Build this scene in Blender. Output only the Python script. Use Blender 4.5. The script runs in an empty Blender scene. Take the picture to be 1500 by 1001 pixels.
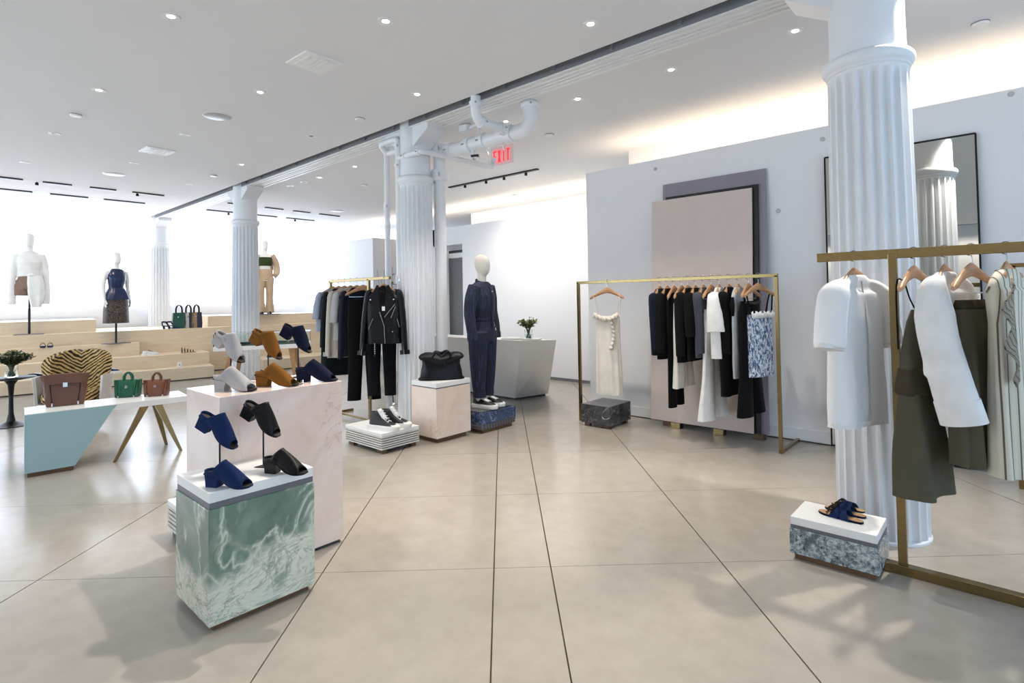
import bpy, bmesh, math, random
from mathutils import Vector, Matrix, noise
S = bpy.context.scene
C = S.collection
random.seed(7)
PI = math.pi
# ------------------------------------------------------------------ camera
H = 1.5
FPX, PITCH, ROLL, CY = 803.5, math.radians(1.462), math.radians(1.0058), 415.94
WA = math.radians(-47.9)
EX = Vector((-math.sin(WA), -math.cos(WA), 0))      # world X (along the clothing wall) in camera-heading axes
EY = Vector((math.cos(WA), -math.sin(WA), 0))       # world Y (towards the clothing wall)
def w2(v):                                           # heading axes -> world
    return Vector((v.dot(EX), v.dot(EY), v.z))
_F = Vector((0, math.cos(PITCH), math.sin(PITCH))); _U = Vector((0, -math.sin(PITCH), math.cos(PITCH))); _R = Vector((1, 0, 0))
CR = w2(_R * math.cos(ROLL) - _U * math.sin(ROLL)); CU = w2(_R * math.sin(ROLL) + _U * math.cos(ROLL)); CF = w2(_F)
cam = bpy.data.cameras.new('camera'); camo = bpy.data.objects.new('camera', cam); C.objects.link(camo)
cam.sensor_width = 36; cam.lens = FPX * 36 / 1500; cam.shift_y = -(500.5 - CY) / 1500; cam.clip_end = 200
M = Matrix((CR, CU, -CF)).transposed().to_4x4(); M.translation = (0, 0, H); camo.matrix_world = M
S.camera = camo
# ------------------------------------------------------------------ world, light, exposure
S.view_settings.view_transform = 'Standard'; S.view_settings.look = 'None'
S.view_settings.gamma = 1; S.view_settings.use_curve_mapping = False
S.view_settings.exposure = 0.46
wd = bpy.data.worlds.new('world'); S.world = wd; wd.use_nodes = True
wd.node_tree.nodes['Background'].inputs[0].default_value = (.62, .78, 1, 1)
wd.node_tree.nodes['Background'].inputs[1].default_value = 1.0
CZ = 3.57                                            # ceiling height
def area(name, loc, direc, sx, sy, energy, col):
    l = bpy.data.lights.new(name, 'AREA'); l.shape = 'RECTANGLE'; l.size = sx; l.size_y = sy; l.energy = energy; l.color = col
    o = bpy.data.objects.new(name, l); C.objects.link(o); o.location = loc
    o.rotation_euler = Vector(direc).to_track_quat('-Z', 'Y').to_euler(); return o
def spot(name, loc, direc, energy, col=(1, .915, .81), angle=80, r=.04):
    l = bpy.data.lights.new(name, 'SPOT'); l.energy = energy; l.color = col; l.spot_size = math.radians(angle); l.spot_blend = .7; l.shadow_soft_size = r
    o = bpy.data.objects.new(name, l); C.objects.link(o); o.location = loc
    o.rotation_euler = Vector(direc).to_track_quat('-Z', 'Y').to_euler(); return o
# daylight through the street windows (behind and right of the camera); added fill on the left side
area('daylight_street', (4.9, 1.2, 1.75), (-1, 0, .22), 9.0, 2.9, 150, (.52, .74, 1))
area('fill_side', (-10.0, -5.05, 1.75), (0, 1, .35), 10, 2.7, 270, (.78, .89, 1))  # added fill lamp, tilted up to brighten the ceiling
# cove lights: strips lying on top of the wall units, shining up
area('cove_near', (-.2, 6.52, 3.0), (0, .25, 1), 7.4, .25, 27, (1, .80, .58))
area('cove_far', (-8.7, 8.4, 3.1), (0, .25, 1), 8, .25, 30, (1, .85, .68))
area('cove_opposite', (-2.5, -4.62, 3.3), (0, -.4, -1), 12, .2, 60, (1, .88, .72))
# ------------------------------------------------------------------ pixel -> point on a real plane
def ray(px, py):
    return CR * ((px - 750) / FPX) + CU * ((CY - py) / FPX) + CF
def G(px, py, z=0.0):
    d = ray(px, py); t = (z - H) / d.z; return Vector((d.x * t, d.y * t, z))
def OY(px, py, Y):
    d = ray(px, py); t = Y / d.y; return Vector((d.x * t, Y, H + d.z * t))
def OX(px, py, X):
    d = ray(px, py); t = X / d.x; return Vector((X, d.y * t, H + d.z * t))
def HZ(b, py):                                       # height over ground point b at image row py
    lo, hi = -1.0, 8.0
    for _ in range(50):
        m = (lo + hi) / 2; v = Vector((b[0], b[1], m - H))
        y = CY - FPX * v.dot(CU) / v.dot(CF)
        if y > py: lo = m
        else: hi = m
    return lo
def depth(p): return Vector((p[0], p[1], p[2] - H if len(p) > 2 else -H)).dot(CF)
# ------------------------------------------------------------------ materials
def srgb(h):
    h = h.lstrip('#'); c = [int(h[i:i + 2], 16) / 255 for i in (0, 2, 4)]
    return tuple(((x + .055) / 1.055) ** 2.4 if x > .04045 else x / 12.92 for x in c) + (1,)
class NT:
    def __init__(s, name):
        s.m = bpy.data.materials.new(name); s.m.use_nodes = True; s.t = s.m.node_tree; s.b = s.t.nodes['Principled BSDF']
    def n(s, typ, **kw):
        x = s.t.nodes.new(typ)
        for k, v in kw.items():
            if k.startswith('i_'):
                key = k[2:]; key = int(key) if key.isdigit() else key.replace('_', ' ')
                x.inputs[key].default_value = v
            else: setattr(x, k, v)
        return x
    def l(s, a, b): s.t.links.new(a, b)
    def co(s, sc=(1, 1, 1), rot=(0, 0, 0), kind='Object'):
        tc = s.n('ShaderNodeTexCoord'); mp = s.n('ShaderNodeMapping'); mp.inputs['Scale'].default_value = sc; mp.inputs['Rotation'].default_value = rot
        s.l(tc.outputs[kind], mp.inputs[0]); return mp.outputs[0]
    def noise(s, co, scale=5, detail=6, rough=.55, dist=0):
        x = s.n('ShaderNodeTexNoise'); x.inputs['Scale'].default_value = scale; x.inputs['Detail'].default_value = detail; x.inputs['Roughness'].default_value = rough; x.inputs['Distortion'].default_value = dist
        s.l(co, x.inputs['Vector']); return x.outputs[0]
    def ramp(s, fac, stops, interp='LINEAR'):
        x = s.n('ShaderNodeValToRGB'); r = x.color_ramp; r.interpolation = interp
        while len(r.elements) < len(stops): r.elements.new(.5)
        for e, (p, c) in zip(r.elements, stops):
            e.position = p; e.color = srgb(c) if isinstance(c, str) else (c, c, c, 1)
        s.l(fac, x.inputs[0]); return x.outputs[0]
    def mix(s, fac, a, b, mode='MIX'):
        x = s.n('ShaderNodeMix', data_type='RGBA', blend_type=mode)
        if isinstance(fac, (int, float)): x.inputs[0].default_value = fac
        else: s.l(fac, x.inputs[0])
        for v, k in ((a, 6), (b, 7)):
            if isinstance(v, str): x.inputs[k].default_value = srgb(v)
            else: s.l(v, x.inputs[k])
        return x.outputs[2]
    def bump(s, h, strength=.2, dist=.01):
        x = s.n('ShaderNodeBump'); x.inputs['Strength'].default_value = strength; x.inputs['Distance'].default_value = dist
        s.l(h, x.inputs['Height']); s.l(x.outputs[0], s.b.inputs['Normal'])
    def fin(s, col=None, rough=.5, metal=0, spec=None, **kw):
        b = s.b
        if isinstance(col, str): b.inputs['Base Color'].default_value = srgb(col)
        elif col is not None: s.l(col, b.inputs['Base Color'])
        if isinstance(rough, (int, float)): b.inputs['Roughness'].default_value = rough
        else: s.l(rough, b.inputs['Roughness'])
        b.inputs['Metallic'].default_value = metal
        if spec is not None: b.inputs['Specular IOR Level'].default_value = spec
        for k, v in kw.items(): b.inputs[k.replace('_', ' ')].default_value = v
        return s.m
def plain(name, col, rough=.5, metal=0, var=.06, nscale=3, bump=0, bscale=60, spec=None, **kw):
    t = NT(name); co = t.co(); n = t.noise(co, nscale, 4)
    c = t.mix(t.ramp(n, [(.3, 1 - var), (.7, 1.0)]), '#000000', col) if False else None
    mul = t.ramp(n, [(.25, 1 - var), (.75, 1.0)])
    x = t.n('ShaderNodeMix', data_type='RGBA', blend_type='MULTIPLY'); x.inputs[0].default_value = 1; x.inputs[6].default_value = srgb(col); t.l(mul, x.inputs[7])
    if bump: t.bump(t.noise(co, bscale, 3), bump, .004)
    return t.fin(x.outputs[2], rough, metal, spec, **kw)
def cloth(name, col, rough=.85, wscale=500, bump=.25, fold=0, var=.12, **kw):
    t = NT(name); co = t.co(); n = t.noise(co, 9, 4); mul = t.ramp(n, [(.3, 1 - var), (.7, 1.0)])
    x = t.n('ShaderNodeMix', data_type='RGBA', blend_type='MULTIPLY'); x.inputs[0].default_value = 1; x.inputs[6].default_value = srgb(col); t.l(mul, x.inputs[7])
    t.bump(t.noise(t.co((1, 1, .35)), 16, 3, .5, .6), bump, .02)
    return t.fin(x.outputs[2], rough, 0, .15, Sheen_Weight=.03, **kw)
MT = {}
MT['ceil'] = plain('ceiling_paint', '#E9E9EA', .75, var=.015)
MT['wall'] = plain('wall_paint', '#E7E8EB', .6, var=.015, nscale=1)
MT['white'] = plain('white_lacquer', '#F1F0EE', .35, var=.02)
MT['iron'] = plain('white_painted_iron', '#EDEFF2', .38, var=.05, nscale=5, bump=.08, bscale=35)
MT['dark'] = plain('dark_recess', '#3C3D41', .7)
MT['slot'] = plain('slot_grey', '#8E9095', .8)
MT['black'] = plain('black_metal', '#0C0C0D', .4, .3)
MT['grey'] = plain('grey_metal', '#6B6A70', .45)
MT['doorgrey'] = plain('grey_door_paint', '#86878B', .6)
MT['joint'] = plain('joint_brass_brown', '#4A3C28', .6, .2)
t = NT('polished_concrete'); co = t.co(kind='Object'); n1 = t.noise(co, .9, 5, .6); n2 = t.noise(co, 7, 5, .65); n3 = t.noise(co, 60, 2)
c = t.mix(n1, '#A59D92', '#B5ADA2'); c = t.mix(t.ramp(n2, [(.35, 0.0), (.75, .5)]), c, '#979086')
MT['floor'] = t.fin(c, .2, 0, .5)
t = NT('brushed_brass'); co = t.co((1, 1, 8)); n = t.noise(co, 20, 3)
MT['brass'] = t.fin(t.mix(n, '#7C6A48', '#97835A'), .24, 1)
MT['steel'] = plain('polished_steel', '#C9CACC', .18, 1, var=.05)
t = NT('beech_wood'); co = t.co((3, 3, 22)); n = t.noise(co, 4, 6, .6, 1.2)
MT['wood'] = t.fin(t.ramp(n, [(.3, '#A8784F'), (.7, '#C79A6E')]), .38)
t = NT('walnut_wood'); co = t.co((3, 3, 22)); n = t.noise(co, 4, 6, .6, 1.2)
MT['darkwood'] = t.fin(t.ramp(n, [(.3, '#4E3A2B'), (.7, '#77593F')]), .45)
t = NT('maple_veneer'); co = t.co((.6, .6, 5)); n = t.noise(co, 3, 6, .6, 1.5)
MT['maple'] = t.fin(t.ramp(n, [(.25, '#DCC4A3'), (.75, '#EAD8BC')]), .5)
t = NT('glass_clear'); t.b.inputs['Transmission Weight'].default_value = 1
MT['glass'] = t.fin('#F4FBF8', .02, 0, None, IOR=1.45)
# ------------------------------------------------------------------ mesh helpers
class MB:
    def __init__(s): s.bm = bmesh.new()
    def box(s, c, d, rz=0, bev=0, seg=2):
        r = bmesh.ops.create_cube(s.bm, size=1); vs = r['verts']
        mt = Matrix.Translation(c) @ Matrix.Rotation(rz, 4, 'Z') @ Matrix.Diagonal((d[0], d[1], d[2], 1))
        bmesh.ops.transform(s.bm, matrix=mt, verts=vs)
        if bev:
            es = list({e for v in vs for e in v.link_edges})
            bmesh.ops.bevel(s.bm, geom=es, offset=bev, segments=seg, affect='EDGES', profile=.5)
        return s
    def bb(s, x0, x1, y0, y1, z0, z1, bev=0):
        return s.box(((x0 + x1) / 2, (y0 + y1) / 2, (z0 + z1) / 2), (x1 - x0, y1 - y0, z1 - z0), 0, bev)
    def rings(s, rs, cap0=True, cap1=True, closed=True):
        R = [[s.bm.verts.new(p) for p in r] for r in rs]
        n = len(R[0])
        for a, b in zip(R, R[1:]):
            for i in range(n if closed else n - 1):
                j = (i + 1) % n
                try: s.bm.faces.new((a[i], a[j], b[j], b[i]))
                except ValueError: pass
        if closed and cap0: s.bm.faces.new(R[0][::-1])
        if closed and cap1: s.bm.faces.new(R[-1])
        return s
    def tube(s, pts, r, n=10, cap=True, flat=1.0, last=0, grow=1.0):
        pts = [Vector(p) for p in pts]; rr = r if isinstance(r, (list, tuple)) else [r] * len(pts)
        rs = []; up = None
        for i, p in enumerate(pts):
            tdir = (pts[min(i + 1, len(pts) - 1)] - pts[max(i - 1, 0)]).normalized()
            if up is None:
                up = Vector((0, 0, 1)) if abs(tdir.z) < .9 else Vector((0, 1, 0))
            a = tdir.cross(up).normalized(); b = a.cross(tdir).normalized(); up = b
            rs.append([p + a * (rr[i] * math.cos(2 * PI * k / n)) + b * (rr[i] * flat * math.sin(2 * PI * k / n)) for k in range(n)])
        if last:
            rs = [[c_ + (q - c_) * grow for q in ring] for ring, c_ in zip(rs[-last:], pts[-last:])]
        return s.rings(rs, cap, cap)
    def lathe(s, prof, n=24, c=(0, 0, 0), cap=True):
        return s.rings([[Vector((c[0] + r * math.cos(2 * PI * k / n), c[1] + r * math.sin(2 * PI * k / n), c[2] + z)) for k in range(n)] for r, z in prof], cap, cap)
    def disc(s, c, r, h, n=24):
        return s.lathe([(r, 0), (r, h)], n, c)
    def prism(s, poly, axis, a, b):                  # poly of 2-D points, extruded along axis between a and b
        def P(u, v, w): return Vector((w, u, v)) if axis == 'x' else Vector((u, w, v)) if axis == 'y' else Vector((u, v, w))
        return s.rings([[P(u, v, a) for u, v in poly], [P(u, v, b) for u, v in poly]])
    def hexa(s, lo, hi):
        return s.rings([lo, hi])
    def ball(s, c, r, sc=(1, 1, 1), n=16):
        x = bmesh.ops.create_uvsphere(s.bm, u_segments=n, v_segments=n // 2 + 2, radius=r)
        bmesh.ops.transform(s.bm, matrix=Matrix.Translation(c) @ Matrix.Diagonal((sc[0], sc[1], sc[2], 1)), verts=x['verts']); return s
    def xf(s, m): bmesh.ops.transform(s.bm, matrix=m, verts=s.bm.verts[:]); return s
    def build(s, name, mat, parent=None, smooth=False, sub=0, solid=0, angle=40, fixn=True):
        if fixn: bmesh.ops.recalc_face_normals(s.bm, faces=s.bm.faces[:])
        me = bpy.data.meshes.new(name); s.bm.to_mesh(me); s.bm.free()
        me.materials.append(MT[mat] if isinstance(mat, str) else mat)
        o = bpy.data.objects.new(name, me); C.objects.link(o)
        if parent: o.parent = parent
        if smooth:
            me.polygons.foreach_set('use_smooth', [True] * len(me.polygons))
            if angle < 180 and hasattr(me, 'set_sharp_from_angle'): me.set_sharp_from_angle(angle=math.radians(angle))
        if solid:
            md = o.modifiers.new('solid', 'SOLIDIFY'); md.thickness = solid; md.offset = 0
        if sub:
            md = o.modifiers.new('sub', 'SUBSURF'); md.levels = md.render_levels = sub
        return o
def remesh(o, vox, smooth=3):
    m = o.modifiers.new('r', 'REMESH'); m.mode = 'VOXEL'; m.voxel_size = vox; m.use_smooth_shade = True
    if smooth: q = o.modifiers.new('s', 'SMOOTH'); q.iterations = smooth; q.factor = .5
    dg = bpy.context.evaluated_depsgraph_get(); dg.update()
    me = bpy.data.meshes.new_from_object(o.evaluated_get(dg)); o.modifiers.clear(); o.data = me
    me.polygons.foreach_set('use_smooth', [True] * len(me.polygons)); return o
def tag(o, label=None, cat=None, group=None, kind=None):
    if label: o['label'] = label
    if cat: o['category'] = cat
    if group: o['group'] = group
    if kind: o['kind'] = kind
    return o
def thing(name, label, cat, loc=(0, 0, 0), rz=0, group=None):
    o = bpy.data.objects.new(name, None); o.empty_display_size = .1; C.objects.link(o)
    o.location = loc; o.rotation_euler = (0, 0, rz); return tag(o, label, cat, group)
def copy_tree(o, parent=None):
    c = o.copy(); C.objects.link(c)
    if parent: c.parent = parent
    for ch in [x for x in C.objects if x.parent == o]: copy_tree(ch, c)
    return c
def lerp(a, b, t): return a + (b - a) * t
def curve(pts, n):                                   # Catmull-Rom through pts
    P = [Vector(p) for p in pts]; P = [P[0] * 2 - P[1]] + P + [P[-1] * 2 - P[-2]]; out = []
    for i in range(1, len(P) - 2):
        for k in range(n):
            t = k / n; a, b, c, d = P[i - 1:i + 3]
            out.append(.5 * ((2 * b) + (c - a) * t + (2 * a - 5 * b + 4 * c - d) * t * t + (3 * b - a - 3 * c + d) * t ** 3))
    out.append(P[-2].copy()); return out
# ================================================================== STRUCTURE
fl = tag(MB().bb(-20, 5.2, -5.6, 13, -.06, -.012).build('floor', 'joint'), kind='structure')
jd = w2(Vector((math.sin(math.radians(-1.05)), math.cos(math.radians(-1.05)), 0))); jn = Vector((-jd.y, jd.x, 0)) * -1
offs = [G(*p).dot(jn) for p in ((120, 811), (472, 840), (724, 820), (802, 805), (1053, 820))]
offs = [-18, -9.5, -5.2] + offs + [3.6, 6.2, 10]
d0 = G(750, 832).dot(jd); step = G(750, 725).dot(jd) - d0
rows = [d0 + step * k for k in range(-6, 16)]
def clip(poly, ax, val, keep_less):
    out = []
    for a, b in zip(poly, poly[1:] + poly[:1]):
        ia = (a[ax] <= val) == keep_less; ib = (b[ax] <= val) == keep_less
        if ia: out.append(a)
        if ia != ib:
            t = (val - a[ax]) / (b[ax] - a[ax]); out.append(a + (b - a) * t)
    return out
for i in range(len(offs) - 1):
    for k in range(len(rows) - 1):
        g1, g2 = .0035, .0018
        p = [jn * u + jd * v for u, v in ((offs[i] + g1, rows[k] + g2), (offs[i + 1] - g1, rows[k] + g2), (offs[i + 1] - g1, rows[k + 1] - g2), (offs[i] + g1, rows[k + 1] - g2))]
        for ax, val, less in ((0, -19.9, False), (0, 5.1, True), (1, -5.5, False), (1, 12.9, True)):
            p = clip(p, ax, val, less) if p else p
        if len(p) < 3: continue
        m = MB(); m.rings([[Vector((q.x, q.y, -.012)) for q in p], [Vector((q.x, q.y, 0)) for q in p]]); m.build('slab', 'floor', fl)
# ceilings
cl = tag(MB().bb(-20, 5.2, -3.95, 3.87, CZ, CZ + .3).build('ceiling_1', 'ceil'), kind='structure')
COV = -3.97
cr = MB().bb(COV, 5.2, 4.32, 6.93, CZ, CZ + .3); cr.build('ceiling_2', 'ceil')['kind'] = 'structure'
MB().bb(-20, COV, 4.32, 13, CZ, CZ + .3).build('ceiling_3', 'ceil')['kind'] = 'structure'
MB().bb(-20, 5.2, 3.84, 4.34, CZ + .28, CZ + .34).build('ceiling_4', 'slot')['kind'] = 'structure'
MB().bb(-20, 5.2, 4.02, 4.03, CZ + .004, CZ + .28).build('trim_0', 'slot')['kind'] = 'structure'  # added grey plate over the white beam side, darkening the slot
bmm = tag(MB().bb(-20, 5.2, 4.03, 4.32, CZ + .002, CZ + .29).build('trim_1', 'white'), kind='structure')
for y, w in ((4.035, .02), (4.10, .035), (4.165, .025), (4.22, .035), (4.295, .03)):
    MB().bb(-20, 5.2, y - w / 2, y + w / 2, CZ - .012, CZ + .002).build('flange', 'white', bmm)
for x in [-9.9 + .62 * k for k in range(18)]:
    MB().bb(x, x + .03, 3.99, 4.035, CZ + .02, CZ + .12).build('bracket', 'slot', bmm)
# clothing wall, its cove, far wall
MB().bb(-4.13, 5.2, 6.08, 6.3, 0, 3.142).build('wall_right', 'wall')['kind'] = 'structure'
MB().bb(COV, 5.2, 6.93, 7.1, 2.4, CZ + .2).build('wall_cove', 'ceil')['kind'] = 'structure'
MB().bb(-4.1, 5.2, 6.3, 7.0, 2.5, 2.6).build('trim_2', 'ceil')['kind'] = 'structure'
bs = tag(MB().bb(-4.13, 5.2, 6.066, 6.08, .012, .13, .003).build('baseboard_right', 'wall'), kind='structure')
MB().bb(-4.13, 5.2, 6.072, 6.08, 0, .012).build('baseboard_gap', 'dark', bs)
# far wall with its door opening
dA = OY(677, 357, 7.9); dX1 = dA.x; dX0 = dX1 - 1.0; dZ = dA.z; fz = 3.045; fX0 = -9.2
MB().bb(dX1, -1, 7.9, 8.1, 0, fz).build('wall_far', 'wall')['kind'] = 'structure'
MB().bb(fX0, dX0, 7.9, 8.1, 0, fz).build('wall_far_left', 'wall')['kind'] = 'structure'
MB().bb(dX0, dX1, 7.9, 8.1, dZ, fz).build('wall_far_header', 'wall')['kind'] = 'structure'
dr = tag(MB().bb(dX0, dX1, 8.22, 8.27, .01, dZ - .12).build('door_1', 'doorgrey'), kind='structure')
MB().bb(dX0, dX1, 8.2, 8.3, dZ - .13, dZ - .09).build('door_head', 'dark', dr)
MB().tube([(dX1 - .12, 8.21, .95), (dX1 - .12, 8.17, .95), (dX1 - .24, 8.17, .95)], .009).build('handle', 'steel', dr, True)
MB().bb(dX1, -1, 7.892, 7.9, 0, .05).build('baseboard_far', 'grey')['kind'] = 'structure'
cf = G(690, 313, CZ)
MB().bb(cf.x, -1, cf.y, cf.y + .15, 2.4, CZ).build('wall_far_cove', 'ceil')['kind'] = 'structure'
MB().bb(-9.2, -1, 8.1, cf.y + .05, 2.4, 2.5).build('trim_3', 'ceil')['kind'] = 'structure'
# white room volume further left
vb = G(546, 348, 3.05); va = OY(465, 359, vb.y)
MB().bb(va.x, vb.x, vb.y, vb.y + 3, 0, 3.05).build('wall_volume', 'wall')['kind'] = 'structure'
# bleacher frame and luminous back wall
BR = math.radians(9); BO = (G(0, 582) + G(312, 554.2)) / 2
BM = Matrix.Translation((BO.x, BO.y, 0)) @ Matrix.Rotation(-BR, 4, 'Z')      # local: -x away from the room, y along
def BL(u, v, z=0): return BM @ Vector((-u, v, z))
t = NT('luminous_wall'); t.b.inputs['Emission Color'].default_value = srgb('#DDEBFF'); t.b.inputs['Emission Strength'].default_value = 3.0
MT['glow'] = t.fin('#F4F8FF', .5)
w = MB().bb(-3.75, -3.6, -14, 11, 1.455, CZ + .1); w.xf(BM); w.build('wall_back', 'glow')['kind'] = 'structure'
w = MB().bb(-3.74, -3.62, -14, 11, 0, 1.455); w.xf(BM); w.build('wall_back_lower', 'wall')['kind'] = 'structure'
# the sides out of frame: street windows to the right, long wall on the left with its own cove
OYW = -5.0
MB().bb(-4.9, 5.2, OYW - .15, OYW, 0, CZ + .3).build('wall_left', 'wall')['kind'] = 'structure'
MB().bb(-20, -15.1, OYW - .15, OYW, 0, CZ + .3).build('wall_left_end', 'wall')['kind'] = 'structure'
MB().bb(-15.1, -4.9, OYW - .15, OYW, 3.15, CZ + .3).build('wall_left_header', 'wall')['kind'] = 'structure'
MB().bb(-15.1, -4.9, OYW - .15, OYW, 0, .3).build('wall_left_sill', 'wall')['kind'] = 'structure'
for i in range(3):  # unseen windows, added as openings for the left fill lamp
    x = -15.1 + 3.4 * i; wn = tag(MB().bb(x + .05, x + 3.35, OYW - .1, OYW - .08, .3, 3.15).build('window_%d' % (i + 5), 'glass'), kind='structure')
    for a in (x, x + 1.13, x + 2.27, x + 3.4): MB().bb(a - .03, a + .03, OYW - .12, OYW - .06, .3, 3.15).build('mullion', 'black', wn)
MB().bb(-20, 5.2, -5.0, -3.95, CZ + .25, CZ + .35).build('ceiling_5', 'ceil')['kind'] = 'structure'
MB().bb(-20, 5.2, -3.965, -3.95, CZ - .012, CZ + .3).build('trim_4', 'slot')['kind'] = 'structure'
MB().bb(4.95, 5.1, -5, 13, 0, .35).build('wall_front_sill', 'wall')['kind'] = 'structure'
MB().bb(4.95, 5.1, -5, 13, 3.2, CZ + .3).build('wall_front', 'wall')['kind'] = 'structure'
for i, y in enumerate((-4.9, -1.9, 1.1, 4.1, 7.1)):
    if i < 4:
        wn = tag(MB().bb(5.0, 5.02, y + .1, y + 2.9, .35, 3.2).build('window_%d' % (i + 1), 'glass'), kind='structure')
        for a in (y + 1.0, y + 2.0): MB().bb(4.97, 5.04, a - .03, a + .03, .35, 3.2).build('mullion', 'black', wn)
    MB().bb(4.95, 5.1, y - .1, y + .1, .35, 3.2).build('trim_%d' % (i + 5), 'wall')['kind'] = 'structure'
MB().bb(-20, -19.8, -5, 13, 0, CZ + .3).build('wall_end', 'wall')['kind'] = 'structure'
MB().bb(-20, 5.2, 12.85, 13, 0, CZ + .3).build('wall_rear', 'wall')['kind'] = 'structure'
# ================================================================== COLUMNS, PIPES, CEILING FITTINGS
def column(cx, cy, r, label, z0=0.0):
    t = thing('column', label, 'column', (cx, cy, z0), 0, 'cast iron columns under the beam')
    zt = 2.885 - z0; top = CZ - z0
    nf = 22; n = nf * 10; rs = []
    zs = [.0, .05, .055] + [lerp(.06, zt - .10, k / 14) for k in range(15)] + [zt - .07, zt - .045, zt - .03, zt - .02, zt]
    for z in zs:
        f = max(0, (z - .06) / (zt - .06)); R = r * (1 - .09 * f ** 1.5)
        dpt = .105 * R
        if z < .055: dpt *= .9
        if z > zt - .10: dpt *= max(0, math.sqrt(max(0, 1 - ((z - (zt - .10)) / .08) ** 2)))
        ring = []
        for k in range(n):
            u = (k % 10) / 10; s = math.sin(PI * (u - .1) / .8) ** .75 if .1 < u < .9 else 0
            a = 2 * PI * k / n; q = R - dpt * s * 1.25; ring.append(Vector((q * math.cos(a), q * math.sin(a), z)))
        rs.append(ring)
    m = MB(); m.rings(rs); m.build('fluted_shaft', 'iron', t, True, angle=50)
    R = r * .91
    prof = [(R * .99, zt - .002), (R * 1.035, zt + .004), (R * 1.035, zt + .022), (R * 1.06, zt + .026), (R * 1.11, zt + .036), (R * 1.14, zt + .052), (R * 1.15, zt + .068), (R * 1.135, zt + .084), (R * 1.09, zt + .096), (R * 1.04, zt + .10), (R * 1.0, zt + .106), (R * .95, zt + .108)]
    MB().lathe(prof, 48).build('collar_moulding', 'iron', t, True)
    MB().lathe([(R * .95, zt + .10), (R * .93, zt + .3), (R * .93, top + .2)], 48).build('upper_shaft', 'iron', t, True)
    m = MB(); m.lathe([(r * 1.03, .0), (r * 1.03, .012), (r * 1.0, .02)], 48); m.build('base_ring', 'iron', t, True)
    for sx, sy in ((1, .0), (-1, .0)):                # lugs carrying the beam
        m = MB(); x0, x1 = sx * R * .5, sx * (R + .22)
        m.rings([[Vector((x0, -.13, top - .26)), Vector((x0, .13, top - .26)), Vector((x0, .13, top - .005)), Vector((x0, -.13, top - .005))],
                 [Vector((lerp(x0, x1, .55), -.14, top - .16)), Vector((lerp(x0, x1, .55), .14, top - .16)), Vector((lerp(x0, x1, .55), .14, top - .005)), Vector((lerp(x0, x1, .55), -.14, top - .005))],
                 [Vector((x1, -.14, top - .075)), Vector((x1, .14, top - .075)), Vector((x1, .14, top - .005)), Vector((x1, -.14, top - .005))]])
        m.build('lug', 'iron', t)
    return t
column(-.63, 4.14, .245, 'white fluted column in the right foreground behind the brass rack')
column(-5.34, 4.18, .215, 'white fluted column with the pipes, behind the box with the black bag')
column(-10.28, 4.15, .235, 'white fluted column behind the raised suede mules and glass table')
b4 = G(236, 482, .97)
column(-15.3, 4.15, .235, 'farthest white fluted column, rising from the wooden steps', .97)
# pipes beside the second column
def pipe(name, label, pts, r, n=14, group='white pipes beside the column', collars=(), bend=.07):
    pts = [Vector(p) for p in pts]; out = [pts[0]]
    for a, b, c in zip(pts, pts[1:], pts[2:]):
        u = (a - b).normalized(); v = (c - b).normalized(); k = min(bend, (a - b).length * .45, (c - b).length * .45)
        for s in range(7):
            w = s / 6; out.append((1 - w) ** 2 * (b + u * k) + 2 * w * (1 - w) * b + w * w * (b + v * k))
    out.append(pts[-1])
    t = thing(name, label, 'pipe', pts[0], 0, group)
    m = MB(); m.tube([p - pts[0] for p in out], r, n); m.build('pipe_run', 'iron', t, True)
    for (p, d, L, k) in collars:
        p = Vector(p) - pts[0]; d = Vector(d).normalized()
        m = MB(); m.tube([p - d * L / 2, p - d * L * .42, p + d * L * .42, p + d * L / 2], [r * k * .97, r * k, r * k, r * k * .97], n); cl_ = m.build('coupling', 'iron', t, True)
        side = d.cross(Vector((0, 0, 1))); side = side.normalized() if side.length > .1 else Vector((1, -1, 0)).normalized()
        for sg in (-1, 1):
            q = p + side * sg * r * k * 1.05
            MB().tube([q - d * L * .18, q + d * L * .18], .009, 6).build('bolt', 'steel', cl_, True)
    return t
P1 = G(571, 611); P1t = HZ(P1, 213)
k1 = Vector((P1.x, P1.y, P1t)); 
pipe('riser_pipe', 'thin white pipe standing left of the column, behind the leather jacket', [(P1.x, P1.y, 0), k1, k1 + Vector((.28, .0, 0))], .036, collars=[((P1.x, P1.y, HZ(P1, 303)), (0, 0, 1), .09, 1.3), ((P1.x, P1.y, P1t - .09), (0, 0, 1), .06, 1.28)])
P2 = Vector((-5.52, 3.90, 0)); P2 = G(588, 622); P2t = HZ(P2, 203)
k2 = Vector((P2.x, P2.y, P2t)); e2 = OY(551, 215, P2.y)
pipe('riser_pipe', 'thin white pipe running up the left side of the column', [(P2.x, P2.y, 0), k2, k2 + Vector((-.38, 0, 0)), k2 + Vector((-.38, .12, -.1)), k2 + Vector((-.1, .12, -.1))], .036,
     collars=[((P2.x, P2.y, HZ(P2, 410)), (0, 0, 1), .10, 1.3), ((P2.x, P2.y, HZ(P2, 243)), (0, 0, 1), .04, 1.35), ((P2.x, P2.y, P2t - .10), (0, 0, 1), .07, 1.25)])
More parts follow.
